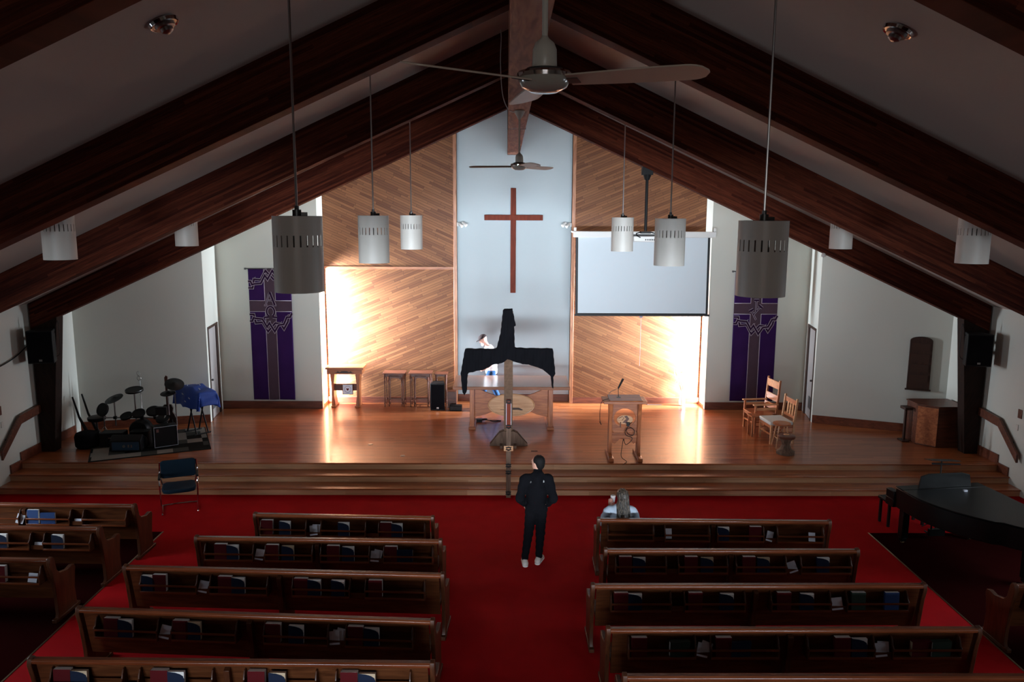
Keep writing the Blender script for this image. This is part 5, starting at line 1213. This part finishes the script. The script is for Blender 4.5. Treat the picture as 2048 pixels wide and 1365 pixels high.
# ------------------------------------------------------------------ PEOPLE
def hand_prims(c, d, side, up=(0, 0, 1), s=1.0, curl=.5):
    """palm and five separate fingers; c wrist, d pointing direction, side = thumb side vector"""
    c = np.array(c, float); d = np.array(d, float)/np.linalg.norm(d); t = np.array(side, float); t -= d*(t@d); t /= np.linalg.norm(t); nrm = np.cross(d, t)
    out = [cone(c, c+d*.075*s, .022*s, .030*s)]
    for i, (L, off) in enumerate(((.070, .030), (.080, .011), (.075, -.009), (.058, -.028))):
        b = c+d*.085*s+t*off*s; k = b+d*L*.5*s+nrm*curl*.010*s; e = k+d*L*.42*s*(1-curl*.5)+nrm*curl*.035*s
        out += [(cone(c+d*.05*s+t*off*.8*s, b, .011*s, .0095*s), .006), (cone(b, k, .0095*s, .0085*s), .003), (cone(k, e, .0085*s, .007*s), .003)]
    b = c+d*.025*s+t*.028*s; k = b+t*.028*s+d*.025*s+nrm*.008*s; e = k+d*.032*s+nrm*.012*s
    out += [(cone(b, k, .013*s, .011*s), .008), (cone(k, e, .011*s, .008*s), .004)]
    return out
def head_prims(c, fwd, s=1.0, ears=True):
    """head with face; c centre of skull, fwd horizontal facing direction (tilt through fwd z)"""
    c = np.array(c, float); f = np.array(fwd, float); f /= np.linalg.norm(f); up = np.array([0, 0, 1.0]); r = np.cross(f, up); r /= np.linalg.norm(r); u = np.cross(r, f)
    P = lambda a, b, q: tuple(c+f*a*s+r*b*s+u*q*s)
    def el3(p, ra): 
        B = np.stack([f, r, u]); p = np.array(p); ra = np.array(ra)
        def fn(X, Y, Z):
            D = np.stack([X-p[0], Y-p[1], Z-p[2]], -1) @ B.T/ra
            return (np.sqrt((D**2).sum(-1))-1)*ra.min()
        return fn
    out = [el3(P(0, 0, .02), (.098*s, .076*s, .098*s)), (el3(P(.03, 0, -.055), (.062*s, .056*s, .065*s)), .03), (el3(P(.075, 0, -.098), (.022*s, .026*s, .018*s)), .02),
           (cone(P(.092, 0, .0), P(.112, 0, -.032), .008*s, .013*s), .01), (el3(P(.084, 0, -.064), (.014*s, .024*s, .007*s)), .006), (cone(P(.088, -.045, .022), P(.088, .045, .022), .009*s, .009*s), .012)]
    for sd in (-1, 1):
        if ears: out.append((el3(P(.0, sd*.078, -.01), (.018*s, .009*s, .032*s)), .006))
    return out, P, el3
def person_parts(root, prims, name, mat, lo, hi, res=.014, k=.025): return sdf_obj(name, blend(prims, k), lo, hi, res, M[mat], root)

# 1. standing man seen from behind
o = empty('person', (.43, 11.93, 0), 0, 'person standing in the aisle, back turned, in black hoodie and trousers with white sneakers', 'person')
hd, P, el3 = head_prims((.075, .03, 1.665), (-.75, .62, .08), 1.0)
body = [cone((.05, 0, .98), (.055, 0, 1.25), .125, .13), (cone((.055, 0, 1.25), (.06, 0, 1.40), .13, .10), .05), (cone((-.12, 0, 1.42), (.23, 0, 1.42), .055, .055), .05), (cone((.06, -.01, 1.44), (.07, .02, 1.60), .055, .05), .03)]+[(p if not isinstance(p, tuple) else p[0], .03 if not isinstance(p, tuple) else p[1]) for p in hd]
for s, fx, fy in ((-1, -.12, -.03), (1, .105, .05)):
    hx = .055+s*.085
    body += [(cone((hx, 0, .95), (hx+s*.005+(fx-hx)*.4, .03+fy*.4, .50), .085, .058), .04), (cone((hx+s*.005+(fx-hx)*.4, .03+fy*.4, .50), (fx, fy-.01, .10), .055, .038), .02), (cone((fx, fy, .05), (fx+s*.02, fy+.13, .035), .034, .028), .02)]
    sh = (.055+s*.185, 0, 1.41); elb = (.055+s*.245, -.07, 1.12); wr = (.055+s*.19, .10, .97)
    body += [(cone(sh, elb, .052, .042), .03), (cone(elb, wr, .040, .028), .015)]+hand_prims(wr, (-s*.3, .5, -.75), (-s*.3, .4, .5))
person_parts(o, body, 'body', 'skin', (-.35, -.25, 0), (.45, .35, 1.82), .012, .02)
hood = [cone((.05, .0, .97), (.055, 0, 1.22), .150, .160), (cone((.055, 0, 1.22), (.06, -.01, 1.38), .160, .125), .06), (cone((-.11, -.01, 1.425), (.22, -.01, 1.425), .072, .072), .05), (cone((.02, -.06, 1.50), (.11, -.06, 1.50), .055, .055), .04), (cone((.065, -.095, 1.46), (.065, -.12, 1.37), .075, .045), .03),
        (cone((.07, .02, 1.50), (.07, .02, 1.535), .075, .07), .03)]
for s in (-1, 1):
    sh = (.055+s*.195, -.005, 1.40); elb = (.055+s*.262, -.08, 1.12); wr = (.055+s*.185, .09, .98)
    hood += [(cone(sh, elb, .075, .066), .04), (cone(elb, wr, .064, .058), .03)]
f0 = blend(hood, .03)
def hoodie(X, Y, Z): return np.maximum(f0(X, Y, Z)+.006*np.sin(Z*46+X*20)*.6, .925-Z)
sdf_obj('black_hoodie', hoodie, (-.36, -.26, .90), (.48, .28, 1.64), .014, M['blackfab'], o)
tr = [cone((.0, 0, .95), (.11, 0, .95), .115, .115)]
for s, fx, fy in ((-1, -.12, -.03), (1, .105, .05)):
    hx = .055+s*.075; kn = (hx+s*.005+(fx-hx)*.4, .03+fy*.4, .50)
    tr += [(cone((hx, 0, .93), kn, .10, .072), .03), (cone(kn, (fx, fy, .12), .072, .056), .02)]
f1 = blend(tr, .02)
sdf_obj('black_trousers', lambda X, Y, Z: np.maximum(f1(X, Y, Z)+.004*np.sin(Z*60+X*30), np.maximum(.085-Z, Z-1.0)), (-.28, -.2, .06), (.36, .22, 1.06), .013, M['blackfab'], o)
for s, fx, fy, a in ((-1, -.12, -.03, 6), (1, .105, .05, -22)):
    ca, sa = math.sin(R(-a)), math.cos(R(a)); q = lambda t, z: (fx+t*ca, fy+t*sa, z)
    sh = sdf_obj('sneaker', lambda X, Y, Z, q=q: np.maximum(blend([cone(q(-.05, .055), q(-.02, .095), .044, .040), (cone(q(-.06, .045), q(.15, .038), .042, .038), .03)], .02)(X, Y, Z), .012-Z), (fx-.16, fy-.16, 0), (fx+.16, fy+.28, .18), .010, M['sneaker'], o)
    so = sdf_obj('sole', lambda X, Y, Z, q=q: np.maximum(cone(q(-.065, .03), q(.155, .03), .048, .044)(X, Y, Z), np.maximum(.0-Z, Z-.024)), (fx-.16, fy-.16, -.008), (fx+.16, fy+.28, .04), .008, M['pages'], sh)
hair = [el3(P(-.018, 0, .038), (.098, .088, .094)), (el3(P(-.055, 0, -.03), (.055, .068, .07)), .03)]
fh = blend(hair, .02); cf = np.array(P(0, 0, 0)); ff = np.array((-.75, .62, .0)); ff /= np.linalg.norm(ff)
sdf_obj('hair', lambda X, Y, Z: np.maximum(fh(X, Y, Z)+.002*np.sin(X*190)*np.sin(Z*150), ((X-cf[0])*ff[0]+(Y-cf[1])*ff[1])-.055-(Z-cf[2]-.03)*.4), (-.06, -.12, 1.52), (.22, .18, 1.80), .008, M['hairdark'], o)
m = MB(); m.prism([(.0, 0), (.02, .005), (.018, .035), (.004, .04)], 'XZ', -.006, 0); e_ = m.build('toggle', M['metal'], o); e_.location = (.15, -.135, 1.40)
m = MB(); m.prism([(.0, 0), (.02, .005), (.018, .03), (.004, .03)], 'XZ', -.006, 0); e_ = m.build('toggle', M['darkmetal'], o); e_.location = (-.05, -.125, 1.39)

# 2. seated woman in the front right pew
o = empty('person', (1.80, 11.86, 0), 0, 'person seated in the front right pew with long ash-brown hair and pale blue shirt', 'person')
hd, P, el3 = head_prims((.03, .06, 1.13), (-.10, .95, -.25), .95, ears=False)
body = [cone((0, .03, .56), (0, .02, .85), .135, .125), (cone((0, .02, .85), (.0, .02, .95), .125, .09), .04), (cone((-.14, .01, .94), (.14, .01, .94), .052, .052), .05), (cone((.01, .03, .96), (.03, .05, 1.08), .048, .046), .02)]+[(p if not isinstance(p, tuple) else p[0], .03 if not isinstance(p, tuple) else p[1]) for p in hd]
for s in (-1, 1):
    body += [(cone((s*.09, .06, .56), (s*.11, .48, .54), .085, .060), .04), (cone((s*.11, .48, .54), (s*.10, .50, .10), .055, .038), .02), (cone((s*.10, .50, .04), (s*.12, .64, .03), .032, .026), .02)]
body += [(cone((-.20, .01, .92), (-.27, .08, .68), .045, .040), .03), (cone((-.27, .08, .68), (-.14, .21, .90), .038, .027), .015)]+hand_prims((-.14, .21, .90), (.10, .25, .9), (1, -.3, 0), curl=.9)
body += [(cone((.19, .01, .92), (.28, .05, .68), .045, .040), .03), (cone((.28, .05, .68), (.12, .28, .62), .038, .027), .015)]+hand_prims((.12, .28, .62), (-.5, .6, -.2), (-.6, -.5, .2))
person_parts(o, body, 'body', 'skin2', (-.36, -.14, 0), (.38, .70, 1.30), .012, .02)
sh = [cone((0, .03, .54), (0, .02, .85), .158, .15), (cone((0, .02, .85), (0, .02, .94), .15, .10), .05), (cone((-.16, .01, .93), (.16, .01, .93), .068, .068), .05), (cone((-.20, .01, .91), (-.275, .07, .70), .066, .062), .03), (cone((.20, .01, .91), (.285, .05, .70), .066, .062), .03), (cone((-.275, .07, .70), (-.22, .14, .78), .055, .045), .02), (cone((.285, .05, .70), (.2, .17, .65), .055, .045), .02)]
f2 = blend(sh, .03)
sdf_obj('pale_shirt', lambda X, Y, Z: np.maximum(f2(X, Y, Z)+.004*np.sin(Z*50+X*40), .50-Z), (-.40, -.16, .48), (.40, .26, 1.02), .013, M['shirt'], o)
tr = []
for s in (-1, 1): tr += [(cone((s*.085, .05, .56), (s*.11, .48, .55), .10, .075), .04), (cone((s*.11, .48, .55), (s*.10, .50, .12), .072, .058), .02)]
tr[0] = tr[0][0]
f3 = blend(tr, .03); sdf_obj('trousers', lambda X, Y, Z: np.maximum(f3(X, Y, Z), .09-Z), (-.25, -.1, .07), (.26, .60, .72), .014, M['black'], o)
for s in (-1, 1): sdf_obj('shoe', lambda X, Y, Z, s=s: np.maximum(cone((s*.10, .47, .045), (s*.12, .66, .04), .046, .040)(X, Y, Z), -Z+.002), (s*.11-.09, .40, -.01), (s*.11+.09, .74, .11), .011, M['sneaker'], o)
ha = [el3(P(-.02, 0, .03), (.108, .092, .104)), (el3(P(-.055, 0, -.08), (.065, .092, .12)), .03)]
ha += [(cone((.03, -.015, 1.06), (.02, -.125, .84), .078, .062), .04), (cone((.0, -.02, 1.02), (-.035, -.11, .84), .062, .048), .03), (cone((.08, -.02, 1.0), (.105, -.085, .86), .055, .045), .03), (cone((.02, -.125, .84), (.03, -.15, .77), .055, .03), .03)]
f4 = blend(ha, .03); cw = np.array(P(0, 0, 0))
sdf_obj('long_hair', lambda X, Y, Z: np.maximum(f4(X, Y, Z)+.005*np.sin(X*120+Z*8)+.003*np.sin(X*230-Z*11), (Y-cw[1])-.055-(Z-cw[2]-.02)*.3), (-.16, -.24, .72), (.22, .22, 1.29), .009, M['hair'], o)
o = empty('paper_cup', (1.72, 12.16, .955), 0, 'white lidded cup held up in the seated person\'s left hand', 'cup')
m = MB(); m.lathe([(.028, 0), (.038, .09)], seg=20); m.build('cup_body', M['tee'], o); m = MB(); m.lathe([(.041, .088), (.041, .098), (.036, .108), (0, .108)], seg=20); m.build('lid', M['pages'], o)

# 3. man bending behind the altar
o = empty('person', (-.42, 20.30, ST), 0, 'person stooping behind the altar, dark cap, white beard, white shirt and jeans', 'person')
hd, P, el3 = head_prims((-.17, .0, 1.86), (-.90, -.12, -.50), 1.05)
body = [cone((.04, 0, 1.06), (.03, 0, 1.36), .135, .135), (cone((.03, 0, 1.36), (-.02, 0, 1.60), .14, .12), .05), (cone((-.03, -.19, 1.60), (-.01, .19, 1.62), .062, .062), .05), (cone((-.05, 0, 1.66), (-.13, 0, 1.80), .058, .056), .03)]+[(p if not isinstance(p, tuple) else p[0], .03 if not isinstance(p, tuple) else p[1]) for p in hd]
for s, fx in ((-1, -.22), (1, .30)):
    kn = ((.04+fx)/2-.06, s*.10, .56)
    body += [(cone((.04, s*.09, 1.02), kn, .09, .062), .04), (cone(kn, (fx, s*.10, .11), .058, .042), .02), (cone((fx, s*.10, .05), (fx-.15, s*.11, .04), .036, .030), .02)]
body += [(cone((-.03, -.22, 1.58), (.10, -.25, 1.30), .052, .044), .03), (cone((.10, -.25, 1.30), (-.10, -.30, 1.14), .040, .028), .015)]+hand_prims((-.10, -.30, 1.14), (-.9, -.1, -.25), (0, .6, .7), curl=.8)
body += [(cone((-.01, .22, 1.58), (.02, .26, 1.30), .052, .044), .03), (cone((.02, .26, 1.30), (-.20, .22, 1.16), .040, .028), .015)]+hand_prims((-.20, .22, 1.16), (-.9, 0, -.25), (0, -.6, .7), curl=.8)
person_parts(o, body, 'body', 'skin2', (-.46, -.42, 0), (.42, .40, 2.05), .013, .02)
te = [cone((.04, 0, 1.03), (.03, 0, 1.36), .158, .16), (cone((.03, 0, 1.36), (-.02, 0, 1.58), .16, .135), .05), (cone((-.03, -.19, 1.60), (-.01, .19, 1.62), .078, .078), .05), (cone((-.03, -.22, 1.58), (.07, -.245, 1.36), .074, .066), .03), (cone((-.01, .22, 1.58), (.01, .255, 1.36), .074, .066), .03), (cone((.07, -.245, 1.36), (.09, -.25, 1.28), .06, .055), .02)]
f5 = blend(te, .03); sdf_obj('white_shirt', lambda X, Y, Z: np.maximum(f5(X, Y, Z)+.004*np.sin(Z*50+X*40), .96-Z), (-.28, -.36, .94), (.30, .38, 1.74), .014, M['tee'], o)
tr = [cone((.04, -.05, 1.02), (.04, .05, 1.02), .125, .125)]
for s, fx in ((-1, -.22), (1, .30)): kn = ((.04+fx)/2-.06, s*.10, .56); tr += [(cone((.04, s*.08, 1.0), kn, .105, .078), .03), (cone(kn, (fx, s*.10, .13), .075, .062), .02)]
f6 = blend(tr, .02); sdf_obj('jeans', lambda X, Y, Z: np.maximum(f6(X, Y, Z), np.maximum(.08-Z, Z-1.07)), (-.38, -.26, .05), (.46, .26, 1.16), .014, M['jeans'], o)
for s, fx in ((-1, -.22), (1, .30)): sdf_obj('shoe', lambda X, Y, Z, s=s, fx=fx: np.maximum(blend([cone((fx+.03, s*.10, .06), (fx+.03, s*.10, .10), .046, .042), cone((fx+.03, s*.10, .045), (fx-.17, s*.115, .04), .046, .040)], .02)(X, Y, Z), -Z+.002), (fx-.26, s*.10-.09, -.01), (fx+.12, s*.10+.11, .17), .011, M['black'], o)
be = [el3(P(.055, 0, -.085), (.048, .058, .045)), (el3(P(.085, 0, -.115), (.03, .035, .035)), .02)]
sdf_obj('beard', blend(be, .015), (-.42, -.14, 1.60), (-.08, .14, 1.86), .009, M['beard'], o)
fc = el3(P(-.005, 0, .045), (.114, .09, .085)); cc = np.array(P(0, 0, .035)); uu = np.array(P(0, 0, 1.0))-np.array(P(0, 0, 0)); uu /= np.linalg.norm(uu)
cp = sdf_obj('cap', lambda X, Y, Z: np.maximum(fc(X, Y, Z), -((X-cc[0])*uu[0]+(Y-cc[1])*uu[1]+(Z-cc[2])*uu[2])), (-.36, -.14, 1.78), (.0, .14, 2.05), .009, M['cap'], o)
br = np.array(P(.115, 0, .03)); fb = el3(br, (.075, .072, .010)); sdf_obj('brim', fb, (-.46, -.12, 1.74), (-.16, .12, 1.96), .007, M['cap'], cp)
